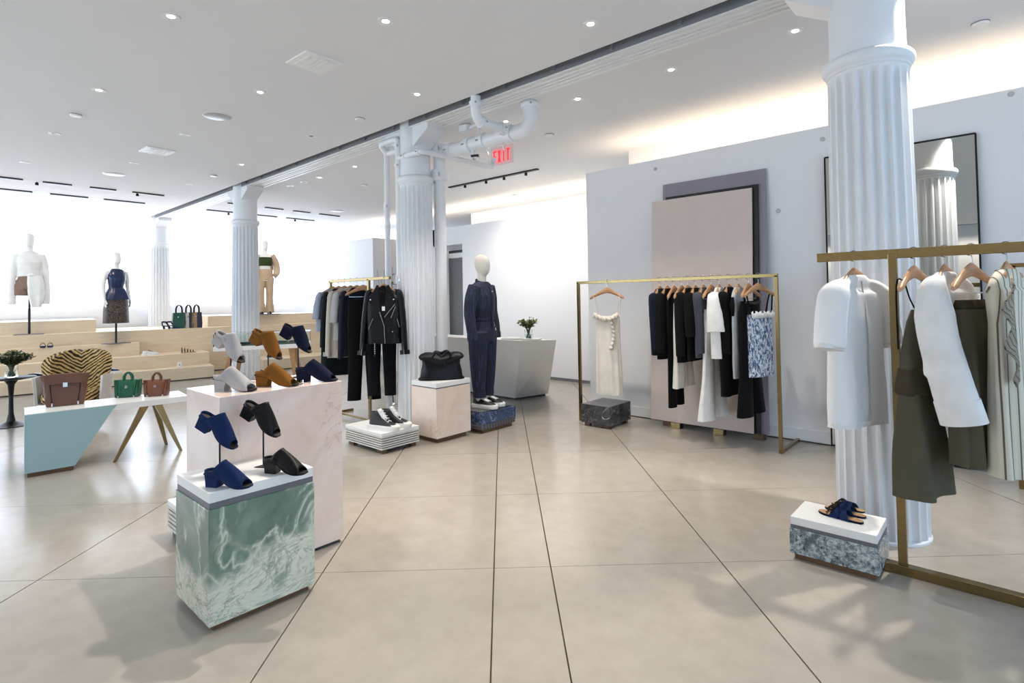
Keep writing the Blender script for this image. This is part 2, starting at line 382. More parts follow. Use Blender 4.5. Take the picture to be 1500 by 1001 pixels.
# thick standpipe with the main header along the beam
P3 = Vector((-5.17, 4.42, 0)); P3 = Vector((P3.x, P3.y, 0))
hz = OY(700, 210, P3.y).z; hx1 = OY(777, 187, P3.y).x; hr = .078
pipe('standpipe', 'thick white standpipe right of the column, behind the black bag', [(P3.x, P3.y, 0), (P3.x, P3.y, hz + .06)], .072,
     collars=[((P3.x, P3.y, hz - .27), (0, 0, 1), .14, 1.45), ((P3.x, P3.y, hz + .05), (0, 0, 1), .13, 1.42)])
pipe('header_pipe', 'thick white horizontal pipe from the standpipe, elbowed up into the ceiling', [(P3.x - .02, P3.y, hz), (hx1, P3.y, hz), (hx1, P3.y, CZ)], hr, 18,
     collars=[((lerp(P3.x, hx1, f), P3.y, hz), (1, 0, 0), .10, 1.25) for f in (.14, .36, .52, .80)] + [((hx1, P3.y, hz + .24), (0, 0, 1), .05, 1.22)], bend=.16)
jx = lerp(P3.x, hx1, .80); yb = 3.55
yz = OX(697, 165, jx)
pipe('branch_pipe', 'white branch pipe dropping from the ceiling slot and sloping into the header', [(jx, yz.y, CZ), (jx, yz.y, hz + .03), (jx, P3.y, hz + .03)], .052, 14,
     collars=[((jx, yz.y, hz + .2), (0, 0, 1), .05, 1.3), ((jx, lerp(yz.y, P3.y, .18), hz + .03), (0, 1, 0), .07, 1.18), ((jx, P3.y - .13, hz + .03), (0, 1, 0), .09, 1.3)], bend=.12)
zb = HZ(P2, 232); q3 = OX(646, 222, P2.x + .46); q4 = OX(722, 241, P2.x + .46)
pipe('bypass_pipe', 'thin white bypass pipe crossing in front of the column', [(P2.x, P2.y, zb), (P2.x + .46, P2.y, zb), (P2.x + .46, q4.y, zb), (P2.x + .46, q4.y, zb + .13)], .034, 12,
     collars=[((P2.x + .12, P2.y, zb), (1, 0, 0), .07, 1.3), ((P2.x + .40, P2.y, zb), (1, 0, 0), .05, 1.25), ((P2.x + .46, q4.y, zb + .05), (0, 0, 1), .05, 1.3)], bend=.05)
v = thing('pipe_valve', 'small valve with black handle under the white header pipe', 'valve', (lerp(P3.x, hx1, .42), P3.y - .02, hz - .10))
MB().tube([(0, 0, .05), (0, 0, -.07)], .022).build('valve_body', 'iron', v, True)
MB().box((.05, -.02, -.05), (.09, .03, .022), .4).build('valve_handle', 'black', v)
MB().tube([(0, 0, -.07), (.03, 0, -.1), (.1, 0, -.07)], .009, 8).build('drain_tube', 'steel', v, True)
jb = thing('junction_box', 'small grey electrical box with cables on the beam soffit', 'box', (-4.72, 4.45, CZ - .012))
MB().box((0, 0, -.04), (.13, .1, .08), 0, .006).build('box_body', 'iron', jb)
for dx in (.25, .5):
    MB().tube(curve([(.05, 0, -.05), (.05 + dx * .5, 0, -.02 - .04 * dx), (dx, .0, -.16), (dx + .12, 0, -.42)], 6), .008, 6).build('cable', 'iron', jb, True)
# downlights
MT['lampglow'] = (lambda t: t.fin('#FFF6E8', .4))(NT('lamp_lens')); _b = MT['lampglow'].node_tree.nodes['Principled BSDF']
_b.inputs['Emission Color'].default_value = srgb('#FFF1DC'); _b.inputs['Emission Strength'].default_value = 12
MT['lampoff'] = plain('lamp_lens_off', '#B9BBBE', .3)
def downlight(px, py, label, on=True, aim=(0, 0, -1), energy=78, r=.06, angle=85, dark=False):
    p = G(px, py, CZ); t = thing('downlight', label, 'light', p, 0, 'recessed ceiling downlights')
    MB().lathe([(r, .001), (r, -.006), (r * .8, -.008), (r * .45, -.002), (r * .43, .0)], 24, cap=False).build('trim_ring', 'white', t, True)
    MB().lathe([(r * .42, -.0035), (.001, -.0036)] if on else [(r * .70, -.002), (.001, -.0022)], 20).build('lens', 'lampglow' if on else ('black' if dark else 'lampoff'), t)
    if on and energy: spot('downlight_lamp', (p.x, p.y, CZ - .03), aim, energy, angle=angle)
DL = [(250.5, 24, 'upper left corner, above the seated chair area'), (565, 31, 'top centre of the left ceiling'), (145, 132, 'left ceiling, above the small disc detector'), (381, 135, 'left ceiling, right of the big round speaker'),
      (611, 138, 'left ceiling, close above the pipes column'), (354, 241, 'left ceiling, just before the third column'), (865, 35, 'left ceiling, close to the slot at top right')]
AIM = {565: (.55, -1.3, -3), 865: (.1, -.6, -3)}
for i, (x, y, s) in enumerate(DL): downlight(x, y, 'lit recessed downlight, ' + s, aim=AIM.get(x, (0, 0, -1)), energy=190 if x in AIM else (30 if x == 1165 else 75), angle=75 if x in AIM else 85)
DR = [(1165, 45, 'right ceiling, left of the foreground column'), (983, 102, 'right ceiling, above the leaning panels'), (846, 145, 'right ceiling, right of the elbowed pipe'), (741, 178, 'right ceiling, behind the branch pipe'),
      (520, 244, 'right ceiling, between second and third columns, nearer'), (468, 260, 'right ceiling, between second and third columns, farther')]
for i, (x, y, s) in enumerate(DR): downlight(x, y, 'lit recessed downlight, ' + s, aim=AIM.get(x, (0, 0, -1)), energy=190 if x in AIM else (30 if x == 1165 else 75), angle=75 if x in AIM else 85)
for (x, y, s) in [(271, 197.5, 'left ceiling, below the big round speaker'), (80, 195.5, 'left edge, under the small disc'), (196, 239, 'left ceiling, beside the far speaker'), (37, 238, 'far left, above the first track'), (277, 270, 'left ceiling, near the farthest column'), (425, 272.5, 'right ceiling, beside the third column')]:
    downlight(x, y, 'dim pale recessed downlight, ' + s, False)
downlight(456, 199.5, 'black unlit recessed downlight on the left ceiling', False, dark=True)
downlight(445, 267, 'black unlit recessed downlight right of the third column', False, dark=True)
downlight(1398, -60, 'lit recessed downlight above the foreground brass rack', True, aim=(0, -1.1, -3), energy=240, angle=95)
def ceil_disc(name, px, py, r, h, label, cat, mat='white'):
    p = G(px, py, CZ); t = thing(name, label, cat, p)
    MB().lathe([(r, .001), (r, -h * .5), (r * .85, -h), (.001, -h)], 32).build('cover', mat, t, True, angle=30)
    MB().lathe([(r * 1.06, .001), (r * 1.06, -.004), (r * 1.0, -.005)], 32).build('mounting_ring', 'grey' if r < .09 else 'white', t, True)
for x, y, s in [(111, 168, 'far left of the left ceiling'), (527, 174, 'left ceiling, left of the pipes'), (313, 257, 'left ceiling, near the third column'), (534, 271, 'right ceiling, left of the thin pipe'), (1436, 33.5, 'right ceiling, top right corner'), (805, 197, 'right ceiling, right of the exit sign'), (753, 286, 'right ceiling, above the far cove')]:
    ceil_disc('sprinkler_cover', x, y, .055, .022, 'small white round sprinkler cover, ' + s, 'sprinkler')
ceil_disc('ceiling_speaker', 319, 170.5, .14, .012, 'large round white ceiling speaker on the left ceiling', 'speaker', 'lampoff')
ceil_disc('ceiling_speaker', 167, 255, .14, .012, 'round white ceiling speaker near the glowing back wall', 'speaker', 'lampoff')
ceil_disc('ceiling_speaker', 494, 309, .14, .012, 'round white ceiling speaker beyond the rack, right of the tracks', 'speaker', 'lampoff')
for px, py, s in ((460, 91.5, 'near the top centre'), (230.5, 221, 'towards the glowing back wall')):
    p = G(px, py, CZ); t = thing('ceiling_vent', 'square white access vent on the left ceiling, ' + s, 'vent', p, math.radians(2))
    MB().bb(-.17, .17, -.17, .17, -.012, .001, .003).build('vent_frame', 'white', t)
    for q in range(5): MB().bb(-.12, .12, -.115 + q * .05, -.085 + q * .05, -.018, -.011).build('louvre', 'white', t)
# track lights
def track(pa, pb, label, heads, segs=1, gap=.25):
    a = G(*pa, CZ); b = G(*pb, CZ); d = b - a; L = d.length; t = thing('light_track', label, 'track light', a, math.atan2(d.y, d.x), 'black lighting tracks')
    l0 = 0
    for k in range(segs):
        x0 = L * k / segs + (gap / 2 if k else 0); x1 = L * (k + 1) / segs - (gap / 2 if k < segs - 1 else 0)
        MB().bb(x0, x1, -.03, .03, -.022, .002).build('rail', 'black', t)
    for f in heads:
        x = L * f; m = MB(); m.tube([(x, 0, -.02), (x, 0, -.035)], .01, 8); hd = m.build('stem', 'black', t, True)
        MB().lathe([(.02, 0), (.024, -.012), (.024, -.045), (.001, -.045)], 14, (x, 0, -.03)).build('spot_head', 'black', hd, True)
    return a, b
track((-30, 255.5), (240, 286), 'black ceiling track nearer of the two at far left', (.27, .83), 4)
track((-30, 273), (212, 297.5), 'black ceiling track farther of the two at far left', (), 3)
track((334, 297), (497, 316.5), 'black ceiling track behind the third column, nearer one', (), 4)
track((303, 307), (460, 323), 'black ceiling track behind the third column, farther one', (.18, .8), 3)
ta, tb = track((658, 274), (788, 247), 'black ceiling track below the exit sign', (.2, .45, .65, .88))
for f in (.45, .65, .88): q = ta.lerp(tb, f); spot('track_lamp', (q.x, q.y, CZ - .16), (.1, .5, -1), 48, angle=140)
# lamps of the left tracks, washing the steps
for px, py in ((35, 263), (170, 278), (360, 300), (430, 309)):
    q = G(px, py, CZ); spot('track_lamp', (q.x + .3, q.y, CZ - .12), (-.75, .1, -1), 26, (1, .86, .70), 95)
# exit sign
es = G(735, 212, CZ); ex_ = thing('exit_sign', 'clear hanging exit sign with red letters behind the pipes', 'sign', (es.x, es.y, CZ))
MB().bb(-.22, .22, -.03, .03, -.03, .002, .004).build('mount', 'white', ex_)
MB().bb(-.2, .2, -.004, .004, -.27, -.03).build('sign_panel', (lambda t: t.fin('#FFE3E2', .2, Alpha=.55))(NT('sign_acrylic')), ex_)
t = NT('exit_red'); t.b.inputs['Emission Color'].default_value = srgb('#FF2030'); t.b.inputs['Emission Strength'].default_value = 1.2; MT['exitred'] = t.fin('#E01025', .4)
def seg_letter(ch, x, z, w, h, th):
    S_ = {'E': [(0, 0, th, h), (0, 0, w, th), (0, h / 2 - th / 2, w * .85, th), (0, h - th, w, th)], 'I': [(w / 2 - th / 2, 0, th, h)], 'T': [(0, h - th, w, th), (w / 2 - th / 2, 0, th, h)]}
    if ch == 'X': return [((x, z), (x + th * 1.1, z), (x + w, z + h), (x + w - th * 1.1, z + h)), ((x + w - th * 1.1, z), (x + w, z), (x + th * 1.1, z + h), (x, z + h))]
    return [((x + a, z + b), (x + a + c, z + b), (x + a + c, z + b + d), (x + a, z + b + d)) for a, b, c, d in S_[ch]]
for i, ch in enumerate('EXIT'):
    m = MB()
    for poly in seg_letter(ch, -.15 + i * .08, -.235, .055, .165, .018): m.prism(poly, 'y', -.012, -.005)
    m.build('letter', 'exitred', ex_)
# small round buttons on the clothing wall
for px, py, s in ((960, 248, 'left of the panels, high on the wall'), (1205, 204, 'left of the mirror top'), (1481, 138, 'high right of the mirror'), (1140, 309, 'right of the leaning panels')):
    p = OY(px, py, 6.08); t = thing('wall_button', 'small grey round wall plug, ' + s, 'wall plug', p)
    m = MB(); m.lathe([(.022, 0), (.022, .006), (.016, .01), (.001, .01)], 16); m.xf(Matrix.Rotation(PI / 2, 4, 'X')); m.build('cap', 'lampoff', t, True)
# ================================================================== STONE AND CLOTH MATERIALS
def stone(name, base, stops, scale, vein, vscale, rough=.12, dist=1.5, vw=.03, rot=(0, 0, 0), sc=(1, 1, 1)):
    t = NT(name); co = t.co(sc, rot); n = t.noise(co, scale, 8, .6, dist); c = t.ramp(n, stops)
    v = t.noise(co, vscale, 6, .62, 1.2)
    m = t.n('ShaderNodeMath', operation='SUBTRACT'); t.l(v, m.inputs[0]); m.inputs[1].default_value = .5
    a = t.n('ShaderNodeMath', operation='ABSOLUTE'); t.l(m.outputs[0], a.inputs[0])
    vm = t.ramp(a.outputs[0], [(0, 1.0), (vw, 0.0)])
    mk = t.ramp(t.noise(co, vscale * .6, 3), [(.45, 0.0), (.62, 1.0)])
    mm = t.n('ShaderNodeMath', operation='MULTIPLY'); t.l(vm, mm.inputs[0]); t.l(mk, mm.inputs[1])
    return t.fin(t.mix(mm.outputs[0], c, vein), rough, 0, .5)
MT['pink'] = stone('pink_marble', 0, [(.25, '#E2C4B7'), (.45, '#EAD3C7'), (.65, '#F0E0D7'), (.8, '#DDB09B')], 1.6, '#B08C80', 1.1, .18, vw=.007)
MT['peach'] = stone('peach_marble', 0, [(.25, '#E8CDBB'), (.5, '#EFDCCD'), (.75, '#F0E2DA')], 3.5, '#C2A898', 2.2, .18, vw=.008)
MT['darkmarble'] = stone('dark_marble', 0, [(.3, '#2B2C2F'), (.55, '#45464A'), (.75, '#606166')], 7, '#D9D6CC', 4.5, .12, vw=.012)
MT['bluestone'] = stone('blue_stone', 0, [(.3, '#2C3A55'), (.55, '#42557A'), (.75, '#6478A0')], 8, '#8FA0BE', 7, .16, vw=.03)
t = NT('grey_granite'); co = t.co(); n = t.noise(co, 55, 4, .7); w_ = t.noise(co, 7, 6, .65, 2.2)
c = t.ramp(n, [(.34, '#2E3A40'), (.46, '#8A989D'), (.58, '#C9D0D0'), (.7, '#E6E6E2')])
MT['granite'] = t.fin(t.mix(t.ramp(w_, [(.40, .75), (.50, 0.0), (.62, .35)]), c, '#3E4C52'), .22, 0, .5)
# green onyx: plain jade above, cloudy banded below, cream veins
t = NT('green_onyx'); co = t.co(); sx = t.n('ShaderNodeSeparateXYZ'); t.l(co, sx.inputs[0])
n1 = t.noise(co, 3.2, 6, .6, .9); nb = t.noise(t.co((1, 1, 2.6), (.45, 0, 0)), 1.9, 6, .62, 1.6)
jade = t.ramp(n1, [(.3, '#4A6655'), (.5, '#67806F'), (.72, '#8FA392')])
band = t.ramp(nb, [(.26, '#7C937E'), (.38, '#A9B7A4'), (.44, '#DEDDCE'), (.50, '#B7C0AE'), (.55, '#E6E2D4'), (.60, '#9DAD99'), (.68, '#CDD2C4'), (.78, '#8A9E88')])
h1 = t.n('ShaderNodeMath', operation='MULTIPLY_ADD'); t.l(sx.outputs[1], h1.inputs[0]); h1.inputs[1].default_value = -.22; t.l(sx.outputs[2], h1.inputs[2])
h2 = t.n('ShaderNodeMath', operation='MULTIPLY_ADD'); t.l(n1, h2.inputs[0]); h2.inputs[1].default_value = .22; t.l(h1.outputs[0], h2.inputs[2])
msk = t.ramp(h2.outputs[0], [(.36, 0.0), (.42, 1.0)])
c = t.mix(msk, band, jade)
vo = t.n('ShaderNodeTexVoronoi', feature='DISTANCE_TO_EDGE'); vo.inputs['Scale'].default_value = 2.6
wn = t.n('ShaderNodeTexNoise'); wn.inputs['Scale'].default_value = 5; t.l(co, wn.inputs['Vector'])
vx = t.n('ShaderNodeVectorMath', operation='MULTIPLY_ADD'); t.l(wn.outputs[1], vx.inputs[0]); vx.inputs[1].default_value = (.22, .22, .22); t.l(co, vx.inputs[2]); t.l(vx.outputs[0], vo.inputs['Vector'])
nv = t.noise(co, 1.5, 5, .55, 1.2); sb = t.n('ShaderNodeMath', operation='SUBTRACT'); t.l(nv, sb.inputs[0]); sb.inputs[1].default_value = .5; ab_ = t.n('ShaderNodeMath', operation='ABSOLUTE'); t.l(sb.outputs[0], ab_.inputs[0]); c = t.mix(t.ramp(ab_.outputs[0], [(0, .8), (.012, .25), (.03, 0.0)]), c, '#DCDFCE'); nv2 = t.noise(co, 2.8, 6, .6, 2.0); sb2 = t.n('ShaderNodeMath', operation='SUBTRACT'); t.l(nv2, sb2.inputs[0]); sb2.inputs[1].default_value = .47; ab2 = t.n('ShaderNodeMath', operation='ABSOLUTE'); t.l(sb2.outputs[0], ab2.inputs[0]); lowm = t.n('ShaderNodeMath', operation='MULTIPLY'); t.l(t.ramp(ab2.outputs[0], [(0, .6), (.02, 0.0)]), lowm.inputs[0]); inv = t.n('ShaderNodeMath', operation='SUBTRACT'); inv.inputs[0].default_value = 1.15; t.l(msk, inv.inputs[1]); t.l(inv.outputs[0], lowm.inputs[1]); c = t.mix(lowm.outputs[0], c, '#8C8A6E')
vm0 = t.ramp(vo.outputs['Distance'], [(.0, .95), (.02, .3), (.05, 0.0)]); mkk = t.ramp(t.noise(co, 2.6, 3), [(.46, 0.0), (.60, 1.0)]); vm_ = t.n('ShaderNodeMath', operation='MULTIPLY'); t.l(vm0, vm_.inputs[0]); t.l(mkk, vm_.inputs[1]); vm = vm_.outputs[0]
MT['onyx'] = t.fin(t.mix(vm, c, '#D6D8C4'), .07, 0, .6)
MT['pinkwood'] = plain('pale_pink_panel', '#D6C6BE', .45, var=.07, nscale=6)
MT['greypanel'] = plain('mauve_grey_panel', '#8B8691', .4, var=.04)
MT['blackpanel'] = plain('black_panel', '#0B0B10', .45)
MT['mirror'] = plain('mirror_glass', '#C9CBC7', .012, 1, var=0)
MT['teal'] = plain('pale_teal_lacquer', '#9CBDC4', .3, var=.02)
MT['plinthbase'] = plain('brown_plinth_foot', '#6B4E35', .5)
MT['paper'] = plain('grey_board_sheets', '#D3CFC8', .75, var=.02)
MT['sand'] = plain('sand_paint', '#D9D3CC', .5)
# ================================================================== PLINTHS
def plinth(name, label, x0, x1, y0, y1, z, slab, gap, mat, foot=.035, inset=.0, group=None, mslab='white', mgap='grey', footmat='plinthbase', fin=.025, bev=.003, legs=False):
    t = thing(name, label, 'plinth', ((x0 + x1) / 2, (y0 + y1) / 2, 0), 0, group); X, Y = (x1 - x0) / 2, (y1 - y0) / 2
    MB().bb(-X, X, -Y, Y, foot, z - slab - gap, bev).build('stone_body', mat, t)
    if slab:
        if gap: MB().bb(-X + .006, X - .006, -Y + .006, Y - .006, z - slab - gap, z - slab).build('inset_band', mgap, t)  # grey band set slightly in below the top slab
        MB().bb(-X + inset, X - inset, -Y + inset, Y - inset, z - slab, z, .003).build('top_slab', mslab, t)
    if legs:
        for sx in (-1, 1):
            for sy in (-1, 1): MB().box((sx * (X - .06), sy * (Y - .05), foot / 2), (.07, .045, foot)).build('foot_block', footmat, t)
    else: MB().bb(-X + fin, X - fin, -Y + fin, Y - fin, 0, foot).build('base_frame', footmat, t)
    return t
oc = G(303.5, 917, .03); ol = G(256.5, 871, .03); orr = G(466, 858, .03)
OX0, OX1, OY0, OY1 = ol.x, (oc.x + orr.x) / 2, (oc.y + ol.y) / 2, orr.y
OZ = HZ((OX1, OY0), 724)
plinth('onyx_plinth', 'green onyx plinth with white top in the left foreground', OX0, OX1, OY0, OY1, OZ, .048, .028, 'onyx', .03, .004)
PX = G(503, 791, .01).x; PY1 = G(503, 791, .01).y; PZ = .997
PY0 = OX(322, 575, PX).y; PX0 = G(289, 567, PZ).x
plinth('marble_plinth', 'tall pale pink marble plinth holding grey, tan and navy mules', PX0, PX, PY0, PY1, PZ, 0, 0, 'pink', .02, fin=.015, footmat='dark')
bc = G(640, 644, .05); br = G(692.7, 631.5, .05); bl = G(599.5, 636, .05)
BZ = HZ((bc.x, bc.y), 562); BX0, BX1, BY0, BY1 = bl.x, bc.x, bc.y, br.y
plinth('marble_plinth', 'square peach marble plinth with white slab under the black bag', BX0, BX1, BY0, BY1, BZ, .05, .012, 'peach', .05, .0, legs=False, fin=.04)
mc = G(706, 634); mr = G(749, 626)
MX1 = -4.35; MY0, MY1 = BY1 + .10, 4.84; MX0 = MX1 - .44; MZ = .235
t = thing('stone_plinth', 'low blue stone plinth with perforated brick layer under the navy mannequin', 'plinth', ((MX0 + MX1) / 2, (MY0 + MY1) / 2, 0)); X, Y = .22, (MY1 - MY0) / 2
MB().bb(-X, X, -Y, Y, .1, MZ - .012, .002).build('stone_body', 'bluestone', t)
MB().bb(-X + .01, X - .04, -Y + .01, Y - .03, MZ - .012, MZ).build('top_plate', 'darkmarble', t)
MB().bb(-X + .03, X - .02, -Y + .03, Y - .05, 0, .04).build('base_frame', 'darkwood', t)
for L in range(2):
    z0 = .042 + L * .029; bk = MB().bb(-X, X - .004 * L, -Y - .005, Y + .005 - .02 * (1 - L), z0, z0 + .026, .002).build('perforated_brick', 'grey', t)
    hl = MB()
    for q in range(12): hl.box((X - .004 * L + .0005, -Y + .04 + q * (2 * Y - .07) / 11, z0 + .013), (.002, .014, .013))
    hl.build('hole', 'black', bk)['kind'] = 'stuff'
dc = G(893, 625, .04); dl = G(852, 618, .04); dr_ = G(929, 615, .04)
DX0, DX1, DY0, DY1 = dl.x, dc.x, (dl.y + dc.y) / 2, dr_.y; DZ = HZ((DX1, DY0), 597)
plinth('stone_plinth', 'low dark veined marble plinth below the white slip dress', DX0, DX1, DY0, DY1, DZ, 0, 0, 'darkmarble', .04, legs=True)
gc = G(1293, 848, .035); gl = G(1158, 808, .035); gr = G(1321, 818, .035)
GX0, GX1, GY0, GY1 = gl.x, gc.x - .015, (gl.y + gc.y) / 2, gr.y; GZ = HZ((gc.x, gc.y), 789)
plinth('granite_plinth', 'low grey granite plinth with white slab beside the brass rack', GX0, GX1, GY0, GY1, GZ, .045, .02, 'granite', .035, .006, fin=.02)
# plinths made of stacked board sheets
def sheet_plinth(label, x0, x1, y0, y1, z, n=6, slab=.035, foot=.035):
    t = thing('sheet_plinth', label, 'plinth', ((x0 + x1) / 2, (y0 + y1) / 2, 0)); X, Y = (x1 - x0) / 2, (y1 - y0) / 2
    h = (z - slab - foot) / n; MB().bb(-X + .02, X - .02, -Y + .02, Y - .02, foot, z - slab).build('core', 'dark', t)
    for k in range(n):
        d = random.uniform(-.0025, .0025); MB().bb(-X + d, X + d, -Y - d, Y - d, foot + k * h + h * .38, foot + (k + 1) * h).build('board_sheet', 'paper', t)
    MB().bb(-X, X, -Y, Y, z - slab, z, .004).build('top_slab', 'white', t)
    for sx in (-1, 1):
        for sy in (-1, 1): MB().box((sx * (X - .07), sy * (Y - .05), foot / 2), (.09, .05, foot)).build('foot_block', 'darkwood', t)
    return t
sc_ = G(551, 664, .035); sl_ = G(514, 644, .035); sr_ = G(608, 646, .035)
SX0, SX1, SY0, SY1 = sl_.x, sc_.x, (sc_.y + sl_.y) / 2, sr_.y; SZ = HZ((SX1, SY0), 636)
sheet_plinth('low plinth of stacked grey boards under the high-top sneakers', SX0, SX1, SY0, SY1, SZ)
s2 = G(245, 777, .03); SZ2 = HZ((s2.x, s2.y), 732)
sheet_plinth('low plinth of stacked grey boards half hidden behind the onyx plinth', s2.x, s2.x + .34, s2.y, s2.y + .3, SZ2)
# ================================================================== SHOES
def suede(n, c): return cloth(n, c, .9, bump=.1, var=.1)
MT['m_navy'] = suede('navy_suede', '#1A2C55'); MT['m_dknavy'] = suede('dark_navy_suede', '#131930'); MT['m_grey'] = suede('grey_suede', '#B9B4B2'); MT['m_tan'] = suede('tan_suede', '#84551F')
MT['m_black'] = plain('black_leather', '#0A0A0C', .4, bump=.1, bscale=200, spec=.25); MT['leather'] = plain('black_jacket_leather', '#080A10', .42, bump=.35, bscale=45, spec=.25)
MT['insole'] = plain('insole_leather', '#2A2320', .5); MT['tansole'] = plain('tan_insole', '#C49A6C', .45)
MT['rubber'] = plain('white_rubber', '#F0EEEA', .5); MT['lace'] = plain('white_laces', '#F2F2F0', .8)
def zf(x):
    P = [(0, .078), (.06, .074), (.10, .056), (.14, .028), (.17, .015), (.21, .011), (.26, .015)]
    for a, b in zip(P, P[1:]):
        if x <= b[0]: return lerp(a[1], b[1], (x - a[0]) / (b[0] - a[0]))
    return P[-1][1]
def hw(x):
    P = [(-.01, .015), (0, .026), (.03, .033), (.08, .029), (.14, .036), (.19, .043), (.23, .041), (.25, .032), (.262, .014)]
    for a, b in zip(P, P[1:]):
        if x <= b[0]: return lerp(a[1], b[1], max(0, (x - a[0]) / (b[0] - a[0])))
    return .008
def mule(label, mat, group, base=None, rz=0, sc=1.0, tilt=0):
    t = thing('open_toe_mule', label, 'shoe', (0, 0, 0), 0, group)
    xs = [.0, .015, .04, .07, .10, .13, .16, .19, .215, .235, .25, .258]
    m = MB(); m.rings([[Vector((x, -hw(x), zf(x) - .009)), Vector((x, hw(x), zf(x) - .009)), Vector((x, hw(x), zf(x) - .001)), Vector((x, -hw(x), zf(x) - .001))] for x in xs]); m.build('sole', 'm_black' if mat != 'm_navy' else mat, t)
    m = MB(); m.rings([[Vector((x, -hw(x) * .9, zf(x) - .001)), Vector((x, hw(x) * .9, zf(x) - .001)), Vector((x, hw(x) * .9, zf(x) + .002)), Vector((x, -hw(x) * .9, zf(x) + .002))] for x in xs]); m.build('insole', 'insole', t)
    def heel(z, xa, xb, k):
        return [Vector((xa + .006, -.022 * k, z)), Vector((xb, -.027 * k, z)), Vector((xb, .027 * k, z)), Vector((xa + .006, .022 * k, z)), Vector((xa, .012 * k, z)), Vector((xa, -.012 * k, z))]
    m = MB(); m.rings([heel(0, .004, .078, 1.05), heel(.03, .002, .080, 1.08), heel(.055, 0, .090, 1.12), heel(.074, -.002, .10, 1.14)]); m.build('block_heel', mat, t)
    # low wall round the heel
    pth = [(.10, 1), (.07, 1), (.04, 1), (.02, 1), (.006, .8), (-.002, .35), (-.002, -.35), (.006, -.8), (.02, -1), (.04, -1), (.07, -1), (.10, -1)]
    m = MB(); lo, hi = [], []
    for x, s in pth:
        xx = max(x, .004); y = hw(xx) * s * 1.06; up = .016 + max(0, (x - .04)) * .25
        lo.append(Vector((x, y, zf(max(0, x)) - .006))); hi.append(Vector((x - .001, y * 1.02, zf(max(0, x)) + up)))
    m.rings([lo, hi], closed=False); m.build('heel_wall', mat, t, True, solid=.003, fixn=False)
    R = []
    for i in range(13):
        s = i / 12; xb, xt = lerp(.050, .240, s), lerp(.108, .226, s); zt = lerp(.150, .042, s ** .9) + .012 * math.sin(PI * s); ring = []
        for k in range(17):
            th = PI * k / 16; sn, cs = math.sin(th), math.cos(th); x = lerp(xb, xt, sn ** 1.3)
            y = hw(min(xb, .235)) * 1.06 * math.copysign(abs(cs) ** .8, cs) * lerp(1.04, .98, s); z = lerp(zf(xb) - .006, zt, sn ** .75)
            ring.append(Vector((x, y, z)))
        R.append(ring)
    m = MB(); m.rings(R, closed=False); m.build('upper', mat, t, True, solid=.0035, angle=180, fixn=False)
    t.scale = (sc, sc * .95, sc * .94)
    if base is not None:
        if tilt:
            mt = Matrix.Translation(base) @ Matrix.Rotation(rz, 4, 'Z') @ Matrix.Rotation(tilt, 4, 'Y') @ Matrix.Diagonal((sc, sc * .95, sc * .94, 1)) @ Matrix.Translation((-.15, 0, -.014))
            t.matrix_world = mt
            l, r, s = mt.decompose(); t.location = l; t.rotation_euler = r.to_euler(); t.scale = s
        else: t.location = base; t.rotation_euler = (0, 0, rz)
    return t
def shoe_stand(label, base, top, group):
    t = thing('shoe_stand', label, 'stand', base, 0, group); h = top.z - base.z
    MB().lathe([(.045, 0), (.045, .004), (.012, .01), (.004, .012)], 3).build('base_plate', 'black', t)
    MB().tube([(0, 0, .008), (0, 0, h)], .0045, 8).build('rod', 'black', t, True)
def flat_mule(label, mat, group, hp, tp, z):
    a = G(*hp, z); b = G(*tp, z); d = b - a; L = d.length; ang = math.atan2(d.y, d.x) - .22; mule(label, mat, group, a, ang, (.90 if z < .9 else 1.0))
    return ang
def raised_mule(label, mat, group, bp, ty, z, rz, tilt, sl, sc=.95):
    b = G(*bp, z); top = Vector((b.x, b.y, HZ((b.x, b.y), ty))); shoe_stand(sl, b, top, group + ' stands'); mule(label, mat, group, top, rz, sc, tilt)
g1 = 'open-toe mules on the onyx plinth'; g2 = 'open-toe mules on the pink plinth'
r1 = flat_mule('navy suede open-toe mule standing on the onyx plinth', 'm_navy', g1, (303, 712), (366, 710), OZ)
r2 = flat_mule('black leather open-toe mule standing on the onyx plinth', 'm_black', g1, (389, 692), (447, 691), OZ)
raised_mule('navy suede open-toe mule tilted on a stand over the onyx plinth', 'm_navy', g1, (322, 692), 641, OZ, r1 + .1, math.radians(30), 'black rod stand lifting the navy mule on the onyx plinth')
raised_mule('black leather open-toe mule tilted on a stand over the onyx plinth', 'm_black', g1, (386, 684), 624, OZ, r2 + .1, math.radians(30), 'black rod stand lifting the black mule on the onyx plinth')
r1 = flat_mule('grey suede open-toe mule standing on the pink plinth', 'm_grey', g2, (316, 572), (374, 571), PZ)
r2 = flat_mule('tan suede open-toe mule standing on the pink plinth', 'm_tan', g2, (376, 566), (434, 564), PZ)
r3 = flat_mule('dark navy suede open-toe mule standing on the pink plinth', 'm_dknavy', g2, (435, 559), (487, 557), PZ)
raised_mule('grey suede open-toe mule tilted on a stand, leftmost over the pink plinth', 'm_grey', g2, (338, 564), 517, PZ, r1 + .05, math.radians(33), 'black rod stand lifting the grey mule')
raised_mule('tan suede open-toe mule tilted on a stand over the pink plinth', 'm_tan', g2, (393, 558), 513, PZ, r2 + .05, math.radians(33), 'black rod stand lifting the tan mule')
raised_mule('dark navy suede open-toe mule tilted on a stand, nearest the clothes rack', 'm_dknavy', g2, (437, 553), 504, PZ, r3 + .05, math.radians(33), 'black rod stand lifting the dark navy mule')
cs_ = G(415, 554, PZ)
t = thing('card_holder', 'small clear card holder beside the tan mule', 'card holder', G(437, 563, PZ), r2)
MB().box((0, 0, .012), (.05, .03, .024)).build('acrylic_block', 'glass', t)
